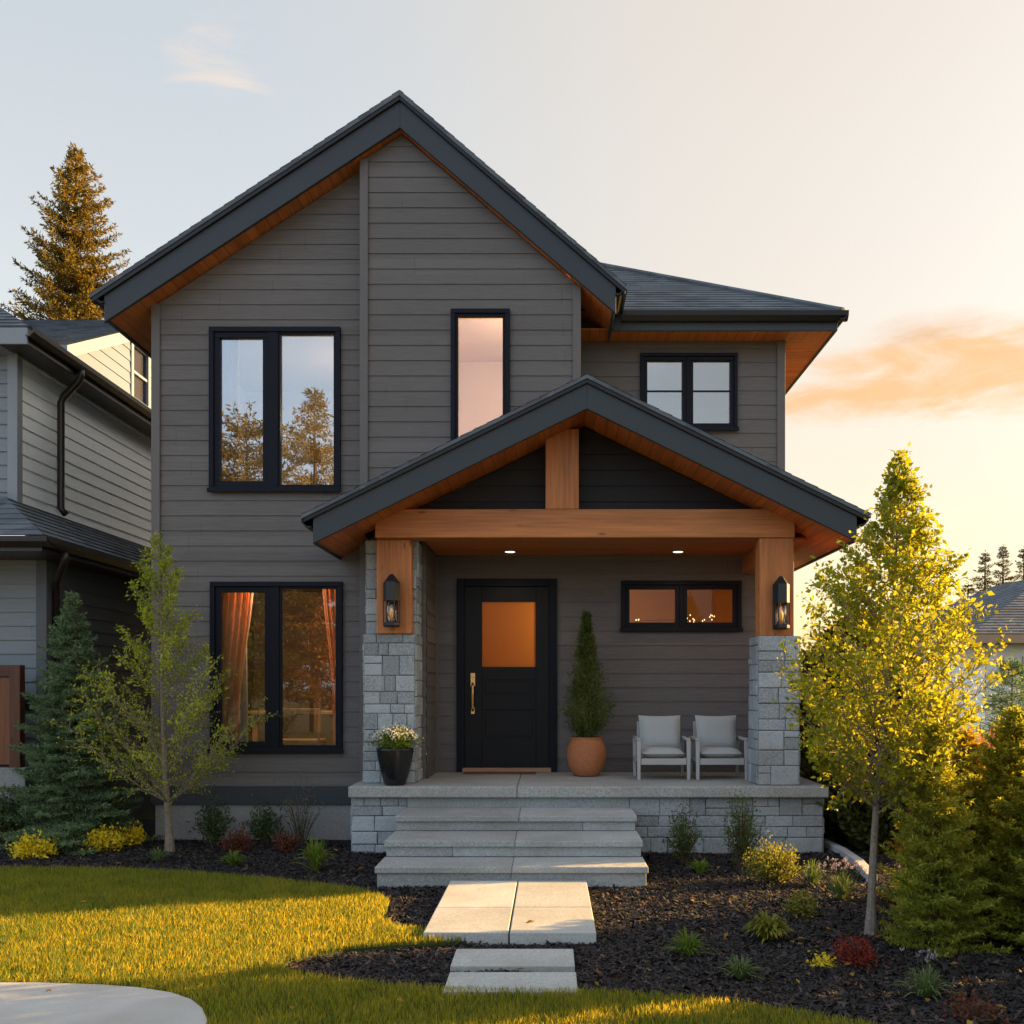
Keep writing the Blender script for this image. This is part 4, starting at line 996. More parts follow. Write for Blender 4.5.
# ---- potted plants
x, y = wx(395, 10.31), 10.315
pt = empty('flower_pot', (x, y, ZP), 'tapered glossy black planter of small white flowers at the foot of the left stone pillar', 'planter')
MB().lathe([(.095, ZP+.001), (.11, ZP+.01), (.15, ZP+.14), (.182, ZP+.30), (.190, ZP+.365), (.192, ZP+.38), (.178, ZP+.382), (.172, ZP+.35), (.05, ZP+.345)], x, y, 40).build('pot', M['pot_black'], pt, smooth=True)
v = gen_shrub(71, .27, .26, 90, .026, 34, .5); me = v.mesh('foliage'); me.transform(Matrix.Translation((x, y, ZP+.345))); link('foliage', me, M['lf_pot'], pt)
rng = np.random.RandomState(5); n = 420; az = rng.uniform(0, 6.283, n); rr = np.sqrt(rng.uniform(0, 1, n))*.24; P_ = np.stack([x+rr*np.cos(az), y+rr*np.sin(az), ZP+.345+.29*(1-.5*(rr/.25)**2)*rng.uniform(.72, 1.02, n)], 1)
v = Veg(); 
for k_ in range(3): v.leaves(P_, nrm(rng.normal(size=(n, 3))+np.array([0, -.3, .6])), np.full(n, .017), np.full(n, .014), rng, 1)
link('flowers', v.mesh('flowers'), M['petal'], pt)
x, y = wx(586.5, 11.38), 11.38
pt = empty('potted_tree', (x, y, ZP), 'slim cone-shaped evergreen in a round terracotta pot between door and chairs', 'potted tree')
MB().lathe([(.12, ZP+.001), (.15, ZP+.02), (.205, ZP+.12), (.226, ZP+.23), (.215, ZP+.33), (.18, ZP+.405), (.172, ZP+.425), (.19, ZP+.445), (.165, ZP+.44), (.155, ZP+.40), (.05, ZP+.395)], x, y, 44).build('pot', M['terracotta'], pt, smooth=True)
v = gen_cedar(12, 1.42, .30, 13000, .042, .010, 1.05, .05); me = v.mesh('crown'); me.transform(Matrix.Translation((x, y, ZP+.41))); link('crown', me, M['topiary'], pt)
w = MB(); w.tube([(x, y, ZP+.39), (x, y, ZP+1.5)], [.018, .006], 7); w.build('trunk', M['bark_d'], pt)

# ---- trees of the front garden
bx, by = gp(870, 934)
v = gen_deciduous(3, 3.32, [(1.02, .20), (1.2, .46), (1.5, .70), (1.75, .77), (2.1, .62), (2.4, .43), (2.75, .23), (3.0, .11), (3.3, .03)], 92, .037, 15, 20, r0=.034, z0=1.14, up=.85, lean=(.21, 0), leafW=.62)
plant('deciduous_tree', v, (bx, by, hgt_mulch(bx, by)-.01), 'young tree with a full cone of golden-green leaves in the bed right of the porch', 'tree', M['lf_gold'], M['bark'])
bx, by = gp(169, 850)
v = gen_deciduous(8, 3.34, [(.55, .30), (1.0, .62), (1.35, .90), (1.6, .86), (1.9, .72), (2.1, .45), (2.4, .36), (2.7, .30), (3.1, .16), (3.34, .03)], 44, .034, 13, 28, r0=.042, z0=.95, up=1.05, leafW=.5, lean=(-.12, 0), curl=.42)
plant('deciduous_tree', v, (bx, by, hgt_mulch(bx, by)-.01), 'slender airy young tree with sparse olive leaves in front of the left windows', 'tree', M['lf_young'], M['bark'])
bx, by = wx(72, 10.75), 10.75
v = gen_conifer(5, 2.74, .80, .10, 30, 10, .046, .0105, 5.0, droop=.40, tip=.10, power=.92, ragged=.24, upturn=.22, side=.6)
plant('spruce_tree', v, (bx, by, -.03), 'dense blue-green spruce beside the left corner of the grey house', 'tree', M['nd_blue'], M['bark_d'])
v = gen_conifer(15, 18.5, 2.5, 8.0, 36, 9, .15, .042, 4.0, droop=.10, tip=.16, power=.72, ragged=.22, upturn=.22, side=.36)
plant('spruce_tree', v, (wx(76, 31), 31, 0), 'tall golden spruce rising behind the neighbouring pale house', 'tree', M['nd_gold'], M['bark_d'])
# far conifers right
v = gen_conifer(25, 9.6, 1.5, 1.5, 34, 6, .12, .035, 2.4, droop=.25, tip=.1, power=.95, ragged=.35)
t0 = plant('spruce_tree', v, (wx(985, 46), 46, 0), 'distant narrow dark conifer, leftmost above the right-hand roof', 'tree', M['nd_dark'], M['bark_d'], 'distant conifers above the roof'); t0.scale = (1.15, 1.15, .83)
dup(t0, (wx(1003, 47), 47, 0), 1.3, 'distant narrow dark conifer, the tallest of those above the right-hand roof', (1.1, 1.1, .875))
dup(t0, (wx(1024, 46), 46, 0), 2.6, 'distant narrow dark conifer above the right-hand roof, cut by the edge of the picture', (1.2, 1.2, .85))
dup(t0, (wx(968, 50), 50, 0), 4., 'distant low dark conifer half hidden behind the golden-green tree', (1.6, 1.6, .72))

# ---- conifers along the right boundary
va = gen_conifer(31, 1.46, .36, .04, 24, 9, .038, .0095, 4.2, droop=.10, tip=.22, power=.85, ragged=.25, upturn=.25, side=.6)
bx, by = gp(936, 942)
c0 = plant('cedar_shrub', va, (bx, by, -.03), 'bushy young conifer with a pointed top just right of the yellow-green tree trunk', 'conifer', M['cedar'], M['bark_d'], 'conifers along the right boundary')
vb = gen_conifer(37, 1.95, .50, .04, 30, 9, .044, .0135, 5.6, droop=.08, tip=.22, power=.66, ragged=.25, upturn=.3, side=.6)
c1 = plant('cedar_shrub', vb, (3.35, 6.55, -.03), 'tall conifer at the right edge of the picture, nearest the viewer', 'conifer', M['cedar'], M['bark_d'], 'conifers along the right boundary'); c1.scale = (1., 1., .77)
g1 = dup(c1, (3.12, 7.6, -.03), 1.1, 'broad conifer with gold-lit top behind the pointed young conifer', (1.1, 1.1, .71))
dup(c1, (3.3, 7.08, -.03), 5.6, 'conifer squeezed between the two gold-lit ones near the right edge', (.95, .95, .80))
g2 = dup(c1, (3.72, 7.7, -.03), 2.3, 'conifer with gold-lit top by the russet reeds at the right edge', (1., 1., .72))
dup(c1, (3.55, 5.65, -.03), 3.3, 'unseen conifer added past the right edge to shade the lawn, beside the nearest visible one', (1.2, 1.2, 1.))  # this and the next are added out of view to shade the near lawn
dup(c1, (3.7, 4.75, -.03), 4.3, 'unseen conifer added farthest forward past the right edge to shade the lawn', (1.2, 1.2, 1.))
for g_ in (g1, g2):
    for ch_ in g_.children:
        if ch_.name.startswith('crown'): ch_.material_slots[0].link = 'OBJECT'; ch_.material_slots[0].material = M['cedar_sunlit']
vd = gen_cedar(41, 2.15, .46, 26000, .085, .034, .42, .01)
c2 = plant('cedar_shrub', vd, (3.52, 10.35, -.03), 'dark hedge conifer nearest the viewer in the row beside the porch', 'conifer', M['cedar_d'], M['bark_d'], 'hedge conifers beside the porch'); c2.scale = (1.15, 1.15, 1.)
for (px_, py_, s_, lb) in ((3.50, 11.1, 1.12, 'dark hedge conifer second in the row beside the porch'), (3.60, 11.9, 1.12, 'dark hedge conifer third in the row beside the porch'), (3.66, 12.7, 1.02, 'dark hedge conifer fourth in the row beside the porch'), (3.78, 13.6, 1.02, 'dark hedge conifer at the far end of the row beside the porch')):
    dup(c2, (px_, py_, -.03), px_*7, lb, (1.35, 1.35, s_))
# russet reeds
me = gen_tuft(51, .36, 1.38, 420, .020, 5, .25); me.materials.append(M['lf_pink'])
def tuft_obj(name, me, loc, label, cat, grp, rz=0, s=1):
    o = bpy.data.objects.new(name, me); col.objects.link(o); o.location = loc; o.rotation_euler = (0, 0, rz); o.scale = s if isinstance(s, tuple) else (s,)*3
    return props(o, label, cat, grp)
for i, (a_, b_, s_, lb) in enumerate(((4.15, 10.2, 1., 'russet-pink reed clump leftmost behind the conifers'), (4.5, 10.3, .95, 'russet-pink reed clump in the middle behind the conifers'), (4.9, 10.4, 1.02, 'russet-pink reed clump at the right edge behind the conifers'))):
    tuft_obj('reed_clump', me, (a_, b_, -.03), lb, 'reeds', 'russet reeds behind the conifers', i*1.7, s_)
v = gen_conifer(45, 2.15, .8, .1, 18, 8, .12, .02, 2.2, droop=.25, power=.9)
plant('spruce_tree', v, (wx(1012, 15.5), 15.5, 0), 'dark bushy conifer in front of the neighbouring house on the right', 'tree', M['nd_blue'], M['bark_d'])

# ---- small plants of the beds
def bed(px, py): 
    a_, b_ = gp(px, py); return (a_, b_, hgt_mulch(a_, b_)-.005)
def shrub(name, px, py, Rx, H, nst, leafL, per, lm, label, grp=None, seed=0, W_=.5, yclamp=None):
    v = gen_shrub(seed, Rx, H, nst, leafL, per, W_); loc = bed(px, py)
    if yclamp and loc[1] > yclamp: loc = (wx(px, yclamp), yclamp, loc[2])
    return plant(name, v, loc, label, 'shrub', lm, M['bark_d'], grp, 'stems', 'foliage')
shrub('flowering_shrub', 35, 855, .22, .22, 60, .036, 26, M['lf_yellow'], 'low bright yellow shrub leftmost in the bed in front of the spruce', 'yellow shrubs', 101, .6)
shrub('flowering_shrub', 104, 849, .20, .22, 55, .036, 26, M['lf_yellow'], 'low bright yellow shrub between the spruce and the slender tree', 'yellow shrubs', 102, .6)
shrub('flowering_shrub', 131, 836, .16, .22, 40, .034, 24, M['lf_yellow'], 'small yellow-green shrub behind its neighbour, close to the house corner', 'yellow shrubs', 103, .6, 10.75)
shrub('evergreen_shrub', 2, 842, .36, .62, 60, .05, 40, M['lf_dark'], 'dark rounded shrub at the left edge beside the spruce', None, 104, .5, 10.7)
shrub('evergreen_shrub', 212, 838, .20, .50, 34, .05, 30, M['lf_dark'], 'dark upright shrub against the house wall under the window, nearest the slender tree', 'dark shrubs under the window', 105, .4, 10.8)
shrub('evergreen_shrub', 265, 838, .17, .44, 30, .05, 30, M['lf_dark'], 'dark upright shrub against the house wall between the two red shrubs', 'dark shrubs under the window', 106, .4, 10.85)
shrub('wispy_shrub', 301, 840, .24, .78, 30, .030, 22, M['lf_grey'], 'tall wispy grey-green shrub against the wall left of the porch', None, 107, .4, 10.75)
shrub('red_shrub', 238, 850, .17, .26, 40, .032, 24, M['lf_russet'], 'russet-red shrub in front of the dark shrubs under the window', 'red shrubs', 108, .5)
shrub('red_shrub', 288, 843, .14, .22, 34, .032, 22, M['lf_russet'], 'dull red shrub at the foot of the wispy shrub', 'red shrubs', 109, .5, 10.35)
shrub('evergreen_shrub', 684, 862, .17, .62, 44, .034, 34, M['lf_green'], 'upright green shrub against the porch base right of the steps', 'shrubs by the porch base', 110, .4)
shrub('evergreen_shrub', 742, 866, .21, .72, 54, .034, 34, M['lf_green'], 'taller upright green shrub against the porch base behind the yellow-green one', 'shrubs by the porch base', 111, .4)
shrub('golden_shrub', 773, 881, .27, .38, 70, .030, 40, M['lf_ygreen'], 'spreading yellow-green shrub below the right stone pillar', None, 112, .45)
shrub('golden_shrub', 803, 914, .14, .17, 40, .026, 26, M['lf_ygreen'], 'small gold-tipped shrub between the leafy mound and the lilac plant', None, 113, .5)
shrub('red_shrub', 857, 962, .13, .17, 40, .030, 22, M['lf_red'], 'small bright red shrub at the foot of the yellow-green tree', 'red shrubs', 114, .5)
shrub('golden_shrub', 824, 963, .09, .06, 20, .026, 14, M['lf_yellow'], 'tiny low yellow plant left of the bright red shrub', None, 115, .6)
shrub('russet_shrub', 972, 1016, .16, .13, 26, .028, 14, M['lf_russet'], 'low russet plant in the corner of the bed, lower right', None, 116, .5)
# tufts
def tuft(px, py, Rx, H, n, w_, mt, label, seed, grp='grass tufts in the beds', flop=.7, rz=0):
    me = gen_tuft(seed, Rx, H, n, w_, 5, flop); me.materials.append(mt); return tuft_obj('grass_tuft', me, bed(px, py), label, 'grass tuft', grp, rz)
tuft(316, 869, .23, .34, 130, .013, M['tuft'], 'large spiky bright green tuft left of the porch steps', 201)
tuft(233, 864, .17, .18, 90, .012, M['tuft'], 'small bright green tuft in front of the russet-red shrub', 202)
tuft(158, 860, .16, .17, 60, .012, M['tuft_d'], 'loose grey-green tuft at the foot of the slender tree', 203)
tuft(700, 872, .16, .17, 90, .010, M['tuft'], 'short green tuft just right of the bottom step', 204)
tuft(812, 884, .17, .26, 110, .008, M['tuft_d'], 'fine grey-green tuft beside the spreading yellow-green shrub', 205)
tuft(688, 953, .165, .19, 170, .008, M['tuft'], 'rounded green tuft right of the square paving slab', 206)
tuft(740, 975, .165, .15, 120, .009, M['tuft_d'], 'loose green tuft between lawn edge and leafy mound', 207)
lt = empty('flowering_tuft', bed(925, 994), 'spiky grey-green plant with a few lilac flowers in the lower right of the bed', 'flowering plant')
me = gen_tuft(208, .19, .19, 110, .011, 5, .8); link('leaves', me, M['tuft_d'], lt, True)
def flower_heads(parent, n, Rx, H, mt, seed, sz=.02):
    rng = np.random.RandomState(seed); v = Veg()
    for i in range(n):
        az = rng.uniform(0, 6.283); rr = Rx*rng.uniform(.1, 1); P0 = np.array([rr*math.cos(az), rr*math.sin(az), H*rng.uniform(.8, 1.1)])
        v.tb.tube([(P0[0]*.3, P0[1]*.3, 0), tuple(P0)], [.002, .0015], 4)
        k_ = 14; v.leaves(np.tile(P0, (k_, 1))+rng.normal(size=(k_, 3))*sz*.4, nrm(rng.normal(size=(k_, 3))+np.array([0, 0, .4])), np.full(k_, sz), np.full(k_, sz*.6), rng)
    link('flowers', v.mesh('flowers'), mt, parent, True)
    me = bpy.data.meshes.new('stalks'); me.from_pydata(v.tb.v, [], v.tb.f); link('stalks', me, M['lf_green'], parent, True)
flower_heads(lt, 8, .13, .24, M['petal_v'], 6, .015)
lv = empty('flowering_tuft', bed(841, 898), 'lilac-topped tufted plant near the edging strip behind the tree trunk', 'flowering plant')
me = gen_tuft(209, .18, .26, 150, .007, 5, .6); link('leaves', me, M['tuft_d'], lv, True); flower_heads(lv, 34, .19, .29, M['petal_v'], 7, .014)
hs = empty('leafy_mound', bed(768, 938), 'rounded mound of arching broad leaves in the middle of the right bed', 'leafy plant')
me = gen_tuft(210, .20, .21, 230, .020, 6, 1.0); link('leaves', me, M['lf_ygreen'], hs, True)

# ------------------------------------------------------------------ left neighbour
nb = empty('neighbour_house', (-8, 15, 0), 'pale lap-sided neighbouring house with dark roofs and brown gutters on the left', 'house')
NX, NY0 = -6.3, 11.8
LX, LY0 = -5.78, 11.45
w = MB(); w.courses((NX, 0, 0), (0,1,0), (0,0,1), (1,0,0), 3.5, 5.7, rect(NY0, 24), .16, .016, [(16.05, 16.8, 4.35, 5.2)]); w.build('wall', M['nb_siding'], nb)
w = MB(); w.courses((0, NY0, 0), (1,0,0), (0,0,1), (0,-1,0), 3.5, 5.7, rect(-13, NX), .16, .016); w.build('wall', M['nb_blue'], nb)
MB().box(NX-.09, NX+.03, NY0-.03, NY0+.09, 3.6, 5.68).build('corner_trim', M['nb_trim'], nb, .004)
w = MB(); w.box(NX-.02, NX+.03, 15.98, 16.05, 4.28, 5.27); w.box(NX-.02, NX+.03, 16.8, 16.87, 4.28, 5.27); w.box(NX-.02, NX+.03, 16.05, 16.8, 5.2, 5.27); w.box(NX-.02, NX+.03, 16.05, 16.8, 4.28, 4.35)
wn2 = w.build('window', M['nb_white'], nb, .004); MB().box(NX-.03, NX-.02, 16.05, 16.8, 4.35, 5.2).build('pane', M['gl_hi'], wn2)
# upper hip roof
ex, ey, ez, p2 = -5.95, 11.42, 5.80, .66
def hip(ex, ey, ez, pit_, xm, y1, run_, parent, name='roof', mt=None):
    rf = MB(); kf = 1/math.sqrt(1+pit_*pit_); Ln = run_/kf
    rf.courses((0, ey, ez), (1,0,0), Vector((0, 1, pit_)).normalized(), (0, -pit_*kf, kf), 0, Ln, lambda v: (xm, ex-v*kf), .145, .012)
    rf.courses((ex, 0, ez), (0,1,0), Vector((-1, 0, pit_)).normalized(), (pit_*kf, 0, kf), 0, Ln, lambda v: (ey+v*kf, y1), .145, .012)
    return rf.build(name, mt or M['shingle'], parent)
hip(ex, ey, ez, p2, -14, 24, 1.5, nb)
w = MB(); w.box(-14, ex-.02, ey+.0, ey+.03, ez-.2, ez-.012); w.box(-14, NX-.001, ey+.031, NY0-.018, ez-.2, ez-.18); w.build('fascia', M['nb_trim'], nb, .004)
w = MB(); w.box(ex-.05, ex-.02, ey+.031, 24, ez-.2, ez-.012); w.box(NX+.02, ex-.051, ey+.031, 24, ez-.2, ez-.18); w.build('fascia', M['brown'], nb, .004)
gutter(ey-.05, 24, ex-.018, ez-.125, 1, 'gutter', M['brown'], nb)
w = MB(); dy_ = 12.62
w.tube([(ex+.03, dy_, ez-.12), (ex+.03, dy_, ez-.2), (ex-.02, dy_+.02, ez-.27), (NX+.12, dy_+.1, ez-.42), (NX+.08, dy_+.1, ez-.5), (NX+.08, dy_+.1, 3.95), (NX+.14, dy_+.1, 3.88)], .045, 10); w.build('downspout', M['brown'], nb, smooth=True)
# lower skirt roof
lex, ley, lez = -5.4, 10.67, 3.30
hip(lex, ley, lez, (3.87-3.30)/.9, -14, 24, .93, nb)
w = MB(); w.box(-14, lex-.02, ley, ley+.03, lez-.17, lez-.012); w.box(lex-.05, lex-.02, ley+.031, 24, lez-.17, lez-.012); w.box(-14, lex-.051, ley+.031, LY0-.02, lez-.17, lez-.15); w.box(LX+.02, lex-.051, LY0-.019, 24, lez-.17, lez-.15); w.build('fascia', M['brown'], nb, .004)
gutter(ley-.05, 24, lex-.018, lez-.12, 1, 'gutter', M['brown'], nb)
w = MB(); w.prism_x([(ley-.002+a, lez-.12+b_) for a, b_ in pr], -14, lex+.08); w.build('gutter', M['brown'], nb)
w = MB(); dy_ = 11.1; w.tube([(lex+.02, dy_, lez-.12), (lex+.02, dy_, lez-.2), (LX+.12, LY0+.02, lez-.42), (LX+.07, LY0+.12, lez-.52), (LX+.07, LY0+.12, .1)], .042, 10); w.build('downspout', M['brown'], nb, smooth=True)
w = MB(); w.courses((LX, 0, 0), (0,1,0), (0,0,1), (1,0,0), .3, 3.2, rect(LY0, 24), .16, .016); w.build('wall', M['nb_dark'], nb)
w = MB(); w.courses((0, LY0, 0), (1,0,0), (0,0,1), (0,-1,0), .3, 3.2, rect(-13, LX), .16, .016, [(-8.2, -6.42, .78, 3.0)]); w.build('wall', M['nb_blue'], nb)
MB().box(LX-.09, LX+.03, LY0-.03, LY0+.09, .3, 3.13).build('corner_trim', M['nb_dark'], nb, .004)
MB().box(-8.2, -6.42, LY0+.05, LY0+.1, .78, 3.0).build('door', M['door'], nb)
MB().box(-13, LX-.02, LY0+.1, 24, -.1, .3).build('foundation', M['foundation'], nb)
# rear cross gable
GX = -7.5; ry, rz_ = 18.9, 8.62; gs = .458; gy0 = 15.1
def gsl(v):
    d = (rz_-.12-v)/gs; return (max(ry-d, gy0+.2), ry+d)
w = MB(); w.courses((GX, 0, 0), (0,1,0), (0,0,1), (1,0,0), 5.7, rz_-.12, gsl, .2, .016, [(17.95, 18.6, 6.9, 7.85)], [rz_-.12-gs*(ry-gy0-.2)]); w.build('wall', M['nb_white_siding'] if 'nb_white_siding' in M else M['nb_siding'], nb)
w = MB(); a0 = (17.95, 18.6, 6.9, 7.85); t_ = .1
w.box(GX-.02, GX+.035, a0[0]-t_, a0[0], a0[2]-t_, a0[3]+t_); w.box(GX-.02, GX+.035, a0[1], a0[1]+t_, a0[2]-t_, a0[3]+t_); w.box(GX-.02, GX+.035, a0[0], a0[1], a0[3], a0[3]+t_); w.box(GX-.02, GX+.035, a0[0], a0[1], a0[2]-t_, a0[2]); w.box(GX-.01, GX+.01, a0[0], a0[1], 7.35, 7.40)
wn2 = w.build('window', M['nb_white'], nb, .004); MB().box(GX-.03, GX-.02, a0[0], a0[1], a0[2], a0[3]).build('pane', M['gl_lo'], wn2)
MB().box(GX-.55, GX-.5, a0[0]-.1, a0[1]+.5, a0[2]-.2, a0[3]-.02).build('room', M['plaster_d'], nb)
kf = 1/math.sqrt(1+gs*gs); Ln = (ry-gy0+.1)/kf
rf = MB(); rf.courses((0, gy0-.1, rz_-gs*(ry-gy0+.1)), (1,0,0), Vector((0, 1, gs)).normalized(), (0, -gs*kf, kf), 0, Ln, rect(-16, GX+.28), .145, .012)
rf.courses((0, 2*ry-gy0+.1, rz_-gs*(ry-gy0+.1)), (1,0,0), Vector((0, -1, gs)).normalized(), (0, gs*kf, kf), 0, Ln, rect(-16, GX+.28), .145, .012); rf.build('roof', M['shingle'], nb)
za = rz_-gs*(ry-gy0+.1)
w = MB(); w.prism_x([(gy0-.1, za-.02), (ry, rz_-.02), (ry, rz_-.22), (gy0-.1, za-.22)], GX+.02, GX+.26); w.prism_x([(2*ry-gy0+.1, za-.02), (ry, rz_-.02), (ry, rz_-.22), (2*ry-gy0+.1, za-.22)], GX+.02, GX+.26); w.build('fascia', M['nb_white'], nb, .004)
# neighbour porch deck, privacy screen and outdoor socket
MB().box(-13, -5.72, 10.9, LY0-.02, -.1, .80).build('porch_slab', M['foundation'], nb, .01)
fe = empty('wooden_screen', (-6.2, 10.98, .8), 'reddish brown wooden privacy screen on the neighbouring porch at the left edge', 'screen')
sx_r = wx(22, 10.96); sz1 = wz(665, 10.96)
MB().box(sx_r-.12, sx_r, 10.92, 11.03, .801, sz1).build('post', M['fence'], fe, .008)
MB().box(sx_r-1.8, sx_r-.121, 10.93, 11.02, sz1-.13, sz1).build('rail', m_wood('brown_rail_wood', (.09, .035, .02), (2, 30, 30)), fe, .008)
w = MB()
for i in range(13): w.box(sx_r-.125-.135*(i+1)+.006, sx_r-.125-.135*i, 10.955, 10.985, .83, sz1-.131)
w.build('boards', m_wood('red_brown_boards', (.19, .072, .032), (30, 30, 2)), fe, .004)
x_, z_ = wx(33, LY0), wz(704, LY0)
w = MB(); w.box(x_-.06, x_+.06, LY0-.03, LY0-.012, z_-.08, z_+.08); w.box(x_-.045, x_+.05, LY0-.11, LY0-.03, z_-.055, z_+.06); w.tube([(x_-.07, LY0-.07, z_+.02), (x_-.13, LY0-.07, z_+.01)], .02, 8)
o = w.build('wall_socket', M['lamp_black'], None, .008, origin=(x_, LY0, z_)); props(o, 'small black weatherproof outlet box on the neighbouring grey wall above the spruce', 'outlet box')

# ------------------------------------------------------------------ right neighbour
rn = empty('neighbour_house', (12, 26, 0), 'low single-storey house with a grey shingled hip roof at the right edge', 'house')
RX, RYf, RZ, RP = 9.25, 22.0, 2.86, .5
rf = MB(); kf = 1/math.sqrt(1+RP*RP); run_ = 3.4; Ln = run_/kf; RX1 = 20; RY1 = 32
rf.courses((0, RYf, RZ), (1,0,0), Vector((0, 1, RP)).normalized(), (0, -RP*kf, kf), 0, Ln, lambda v: (RX+v*kf, RX1-v*kf), .16, .014)
rf.courses((RX, 0, RZ), (0,1,0), Vector((1, 0, RP)).normalized(), (-RP*kf, 0, kf), 0, Ln, lambda v: (RYf+v*kf, RY1-v*kf), .16, .014)
rf.courses((0, RY1, RZ), (1,0,0), Vector((0, -1, RP)).normalized(), (0, RP*kf, kf), 0, Ln, lambda v: (RX+v*kf, RX1-v*kf), .16, .014)
rf.courses((RX1, 0, RZ), (0,1,0), Vector((-1, 0, RP)).normalized(), (RP*kf, 0, kf), 0, Ln, lambda v: (RYf+v*kf, RY1-v*kf), .16, .014)
rf.box(RX+run_, RX1-run_, RYf+run_, RY1-run_, RZ+RP*run_-.1, RZ+RP*run_)
rf.build('roof', M['shingle'], rn)
w = MB(); w.box(RX, RX1, RYf, RYf+.03, RZ-.2, RZ-.01); w.box(RX, RX+.03, RYf+.031, RY1, RZ-.2, RZ-.01); w.box(RX+.031, RX1, RYf+.031, RYf+.6, RZ-.2, RZ-.17); w.build('fascia', m_plain('tan_eave_paint', (.34, .24, .17), .6), rn, .004)
w = MB(); w.courses((0, RYf+.6, 0), (1,0,0), (0,0,1), (0,-1,0), 0, RZ-.2, rect(RX+.6, RX1-.4), .16, .016, [(RX+1.5, RX+2.8, 1.0, 2.3)]); w.courses((RX+.6, 0, 0), (0,1,0), (0,0,1), (-1,0,0), 0, RZ-.2, rect(RYf+.6, RY1), .16, .016); w.build('wall', M['nb_siding'], rn)
w = MB(); q = (RX+1.5, RX+2.8, 1.0, 2.3); w.box(q[0]-.08, q[0], RYf+.56, RYf+.62, q[2]-.08, q[3]+.08); w.box(q[1], q[1]+.08, RYf+.56, RYf+.62, q[2]-.08, q[3]+.08); w.box(q[0], q[1], RYf+.56, RYf+.62, q[3], q[3]+.08); w.box(q[0], q[1], RYf+.56, RYf+.62, q[2]-.08, q[2])
wn2 = w.build('window', M['nb_white'], rn); MB().box(q[0], q[1], RYf+.62, RYf+.63, q[2], q[3]).build('pane', M['gl_hi'], wn2)

# ------------------------------------------------------------------ inside the windows
def curtain(x0t, x1t, x0b, x1b, xt0, xt1, ztie, z0, z1, y, folds, mt, label, amp=.03, n=60, mz=26):
    vs = []; fs = []
    for j in range(mz+1):
        z = z0+(z1-z0)*j/mz
        if ztie is None: a_, b_ = x0b+(x0t-x0b)*j/mz, x1b+(x1t-x1b)*j/mz
        else:
            s = abs(z-ztie)/((z1-ztie) if z > ztie else (ztie-z0)); s = s*s*(3-2*s)
            e0, e1 = (x0t, x1t) if z > ztie else (x0b, x1b); a_, b_ = xt0+(e0-xt0)*s, xt1+(e1-xt1)*s
        for i in range(n+1):
            u = i/n; vs.append((a_+(b_-a_)*u, y+amp*math.sin(u*folds*6.283+.3*math.sin(z*3))*(.75+.25*math.sin(u*9)), z))
    for j in range(mz):
        for i in range(n): q = j*(n+1)+i; fs.append((q, q+1, q+n+2, q+n+1))
    w = MB(); w.add(vs, fs); o = w.build('curtain', mt, None, smooth=True, origin=((x0b+x1b)/2, y, z0)); md = o.modifiers.new('thick', 'SOLIDIFY'); md.thickness = .004
    return props(o, label, 'curtain', 'curtains behind the left windows')
yc = YL+.16
zb_, zt_ = .68, 3.0
curtain(wx(220,yc), wx(254,yc), wx(214,yc), wx(230,yc), wx(214,yc), wx(240,yc), 1.35, zb_, zt_, yc, 5, M['curtain'], 'orange curtain swept to the left side of the lower left window')
curtain(wx(322,yc), wx(345,yc), wx(334,yc), wx(346,yc), wx(333,yc), wx(346,yc), 1.5, zb_, zt_, yc, 4, M['curtain'], 'orange curtain gathered at the right side of the lower left window')
yc2 = YL+.26
curtain(wx(216,yc2), wx(246,yc2), wx(216,yc2), wx(249,yc2), 0, 0, None, zb_, zt_, yc2, 5, M['sheer'], 'pale sheer curtain behind the orange one at the left of the lower window', .02)
curtain(wx(212,yc), wx(239,yc), wx(212,yc), wx(239,yc), 0, 0, None, 3.6, 5.75, yc, 6, M['curtain_w'], 'cream curtain at the left of the upper left window')
curtain(wx(304,yc), wx(315,yc), wx(304,yc), wx(315,yc), 0, 0, None, 3.6, 4.62, yc+.3, 3, M['curtain_w'], 'narrow cream hanging in the right pane of the upper left window')
# oak chair inside the lower window
chx, chy = wx(302, 12.0), 11.9
ch = empty('wooden_chair', (chx, chy, .62), 'light oak chair standing inside the lower left window', 'chair')
w = MB(); w.box(chx-.28, chx+.28, chy-.2, chy+.2, 1.02, 1.06); w.build('seat', M['chairwood'], ch, .008)
for a_ in (-.26, .26):
    for b_ in (-.18, .18):
        w = MB(); w.tube([(chx+a_*1.06, chy+b_, .621), (chx+a_, chy+b_, 1.02)], [.018, .022], 8); w.build('leg', M['chairwood'], ch)
w = MB(); w.box(chx-.30, chx+.30, chy-.245, chy-.215, 1.36, 1.43)
for a_ in (-.27, .27): w.tube([(chx+a_, chy-.19, 1.04), (chx+a_, chy-.215, 1.22), (chx+a_*1.04, chy-.23, 1.43)], .018, 8)
w.build('backrest', M['chairwood'], ch, .006)
tb = empty('dining_table', (-3.0, 12.7, .62), 'oak dining table behind the chair inside the lower left window', 'table')
MB().box(-3.75, -2.35, 12.3, 13.1, 1.345, 1.385).build('tabletop', M['chairwood'], tb, .006)
for a_ in (-3.68, -2.48):
    for b_ in (12.36, 12.98): MB().box(a_, a_+.06, b_, b_+.06, .621, 1.344).build('leg', M['chairwood'], tb, .005)
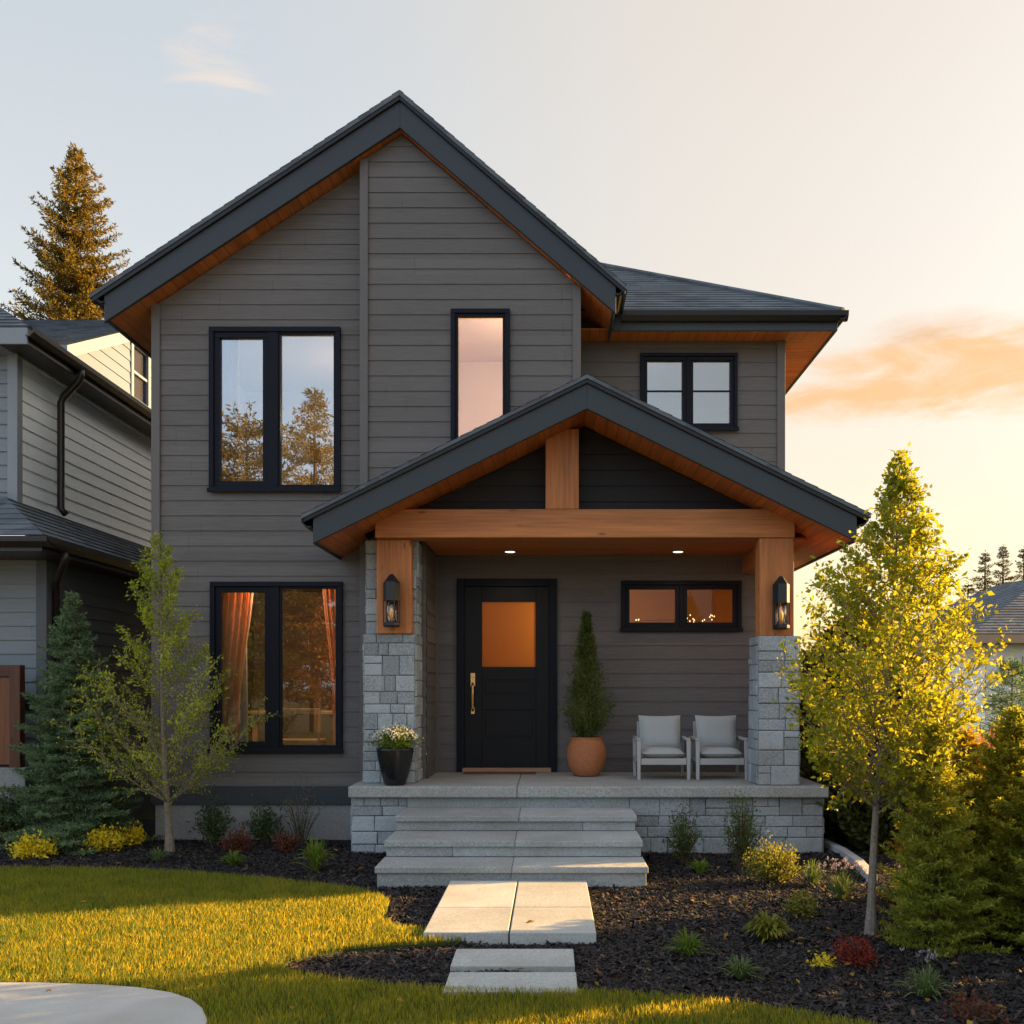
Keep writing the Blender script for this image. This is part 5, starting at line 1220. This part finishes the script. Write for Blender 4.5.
# fairy-light shelf inside the porch window
sh = empty('string_lights', (1.9, 12.9, 2.2), 'small warm string lights glowing low behind the porch window', 'string lights')
rng_ = random.Random(9); w = MB(); wr = []
for i in range(16):
    x_ = wx(rng_.choice((688, 692, 697, 702, 705, 709, 713, 638)), 12.9)+rng_.uniform(-.03, .03); z_ = wz(621, YR)+.06+rng_.uniform(0, .09); y_ = 12.9+rng_.uniform(-.05, .05)
    w.lathe([(.001, z_-.012), (.007, z_-.006), (.007, z_+.006), (.001, z_+.012)], x_, y_, 8); wr.append((x_, y_, z_))
w.build('bulbs', m_emit('fairy_bulbs', (1, .66, .34), .5), sh)
wr.sort(); w = MB(); w.tube([(a_, b_, c_-.015) for a_, b_, c_ in wr], .003, 5); w.build('cable', M['lamp_black'], sh)

# ------------------------------------------------------------------ across the street (seen mirrored in the glass) and beyond the frame
v = gen_conifer(61, 13.2, 3.6, 3.0, 24, 8, .24, .06, 2.2, droop=.2, tip=.12, power=.9, ragged=.3)
s0 = plant('spruce_tree', v, (-9.0, -16, 0), 'pointed golden spruce across the street, mirrored in the upper left window', 'tree', M['nd_gold'], M['bark_d'], 'trees across the street')
v = gen_conifer(67, 12.4, 4.2, 2.0, 22, 8, .26, .065, 2.4, droop=.12, tip=.25, power=.5, ragged=.4, upturn=.3)
plant('spruce_tree', v, (-12.0, -17.2, 0), 'broad round-topped golden conifer across the street, left of the pointed one', 'tree', M['nd_gold'], M['bark_d'], 'trees across the street')
v = gen_deciduous(63, 7.0, [(1.6, 1.2), (2.6, 2.2), (4.2, 2.6), (5.6, 2.0), (6.6, .9), (7.0, .1)], 44, .16, 11, 12, r0=.16, z0=1.6, up=.6, leafW=.65)
d0 = plant('deciduous_tree', v, (-10.6, -9.5, 0), 'bushy dark green tree across the street, mirrored in the lower left window', 'tree', M['lf_dark'], M['bark_d'], 'trees across the street')
d1 = dup(d0, (-6.4, -9.5, 0), 1.2, 'orange autumn tree across the street, mirrored in the lower left window', (.72, .72, .62))
for ch_ in d1.children:
    if ch_.name.startswith('crown'): ch_.data = ch_.data.copy(); ch_.data.materials[0] = M['lf_orange']
dup(d0, (-14.5, -11, 0), 3.2, 'bushy dark green tree across the street, farthest along the row', 1.05)
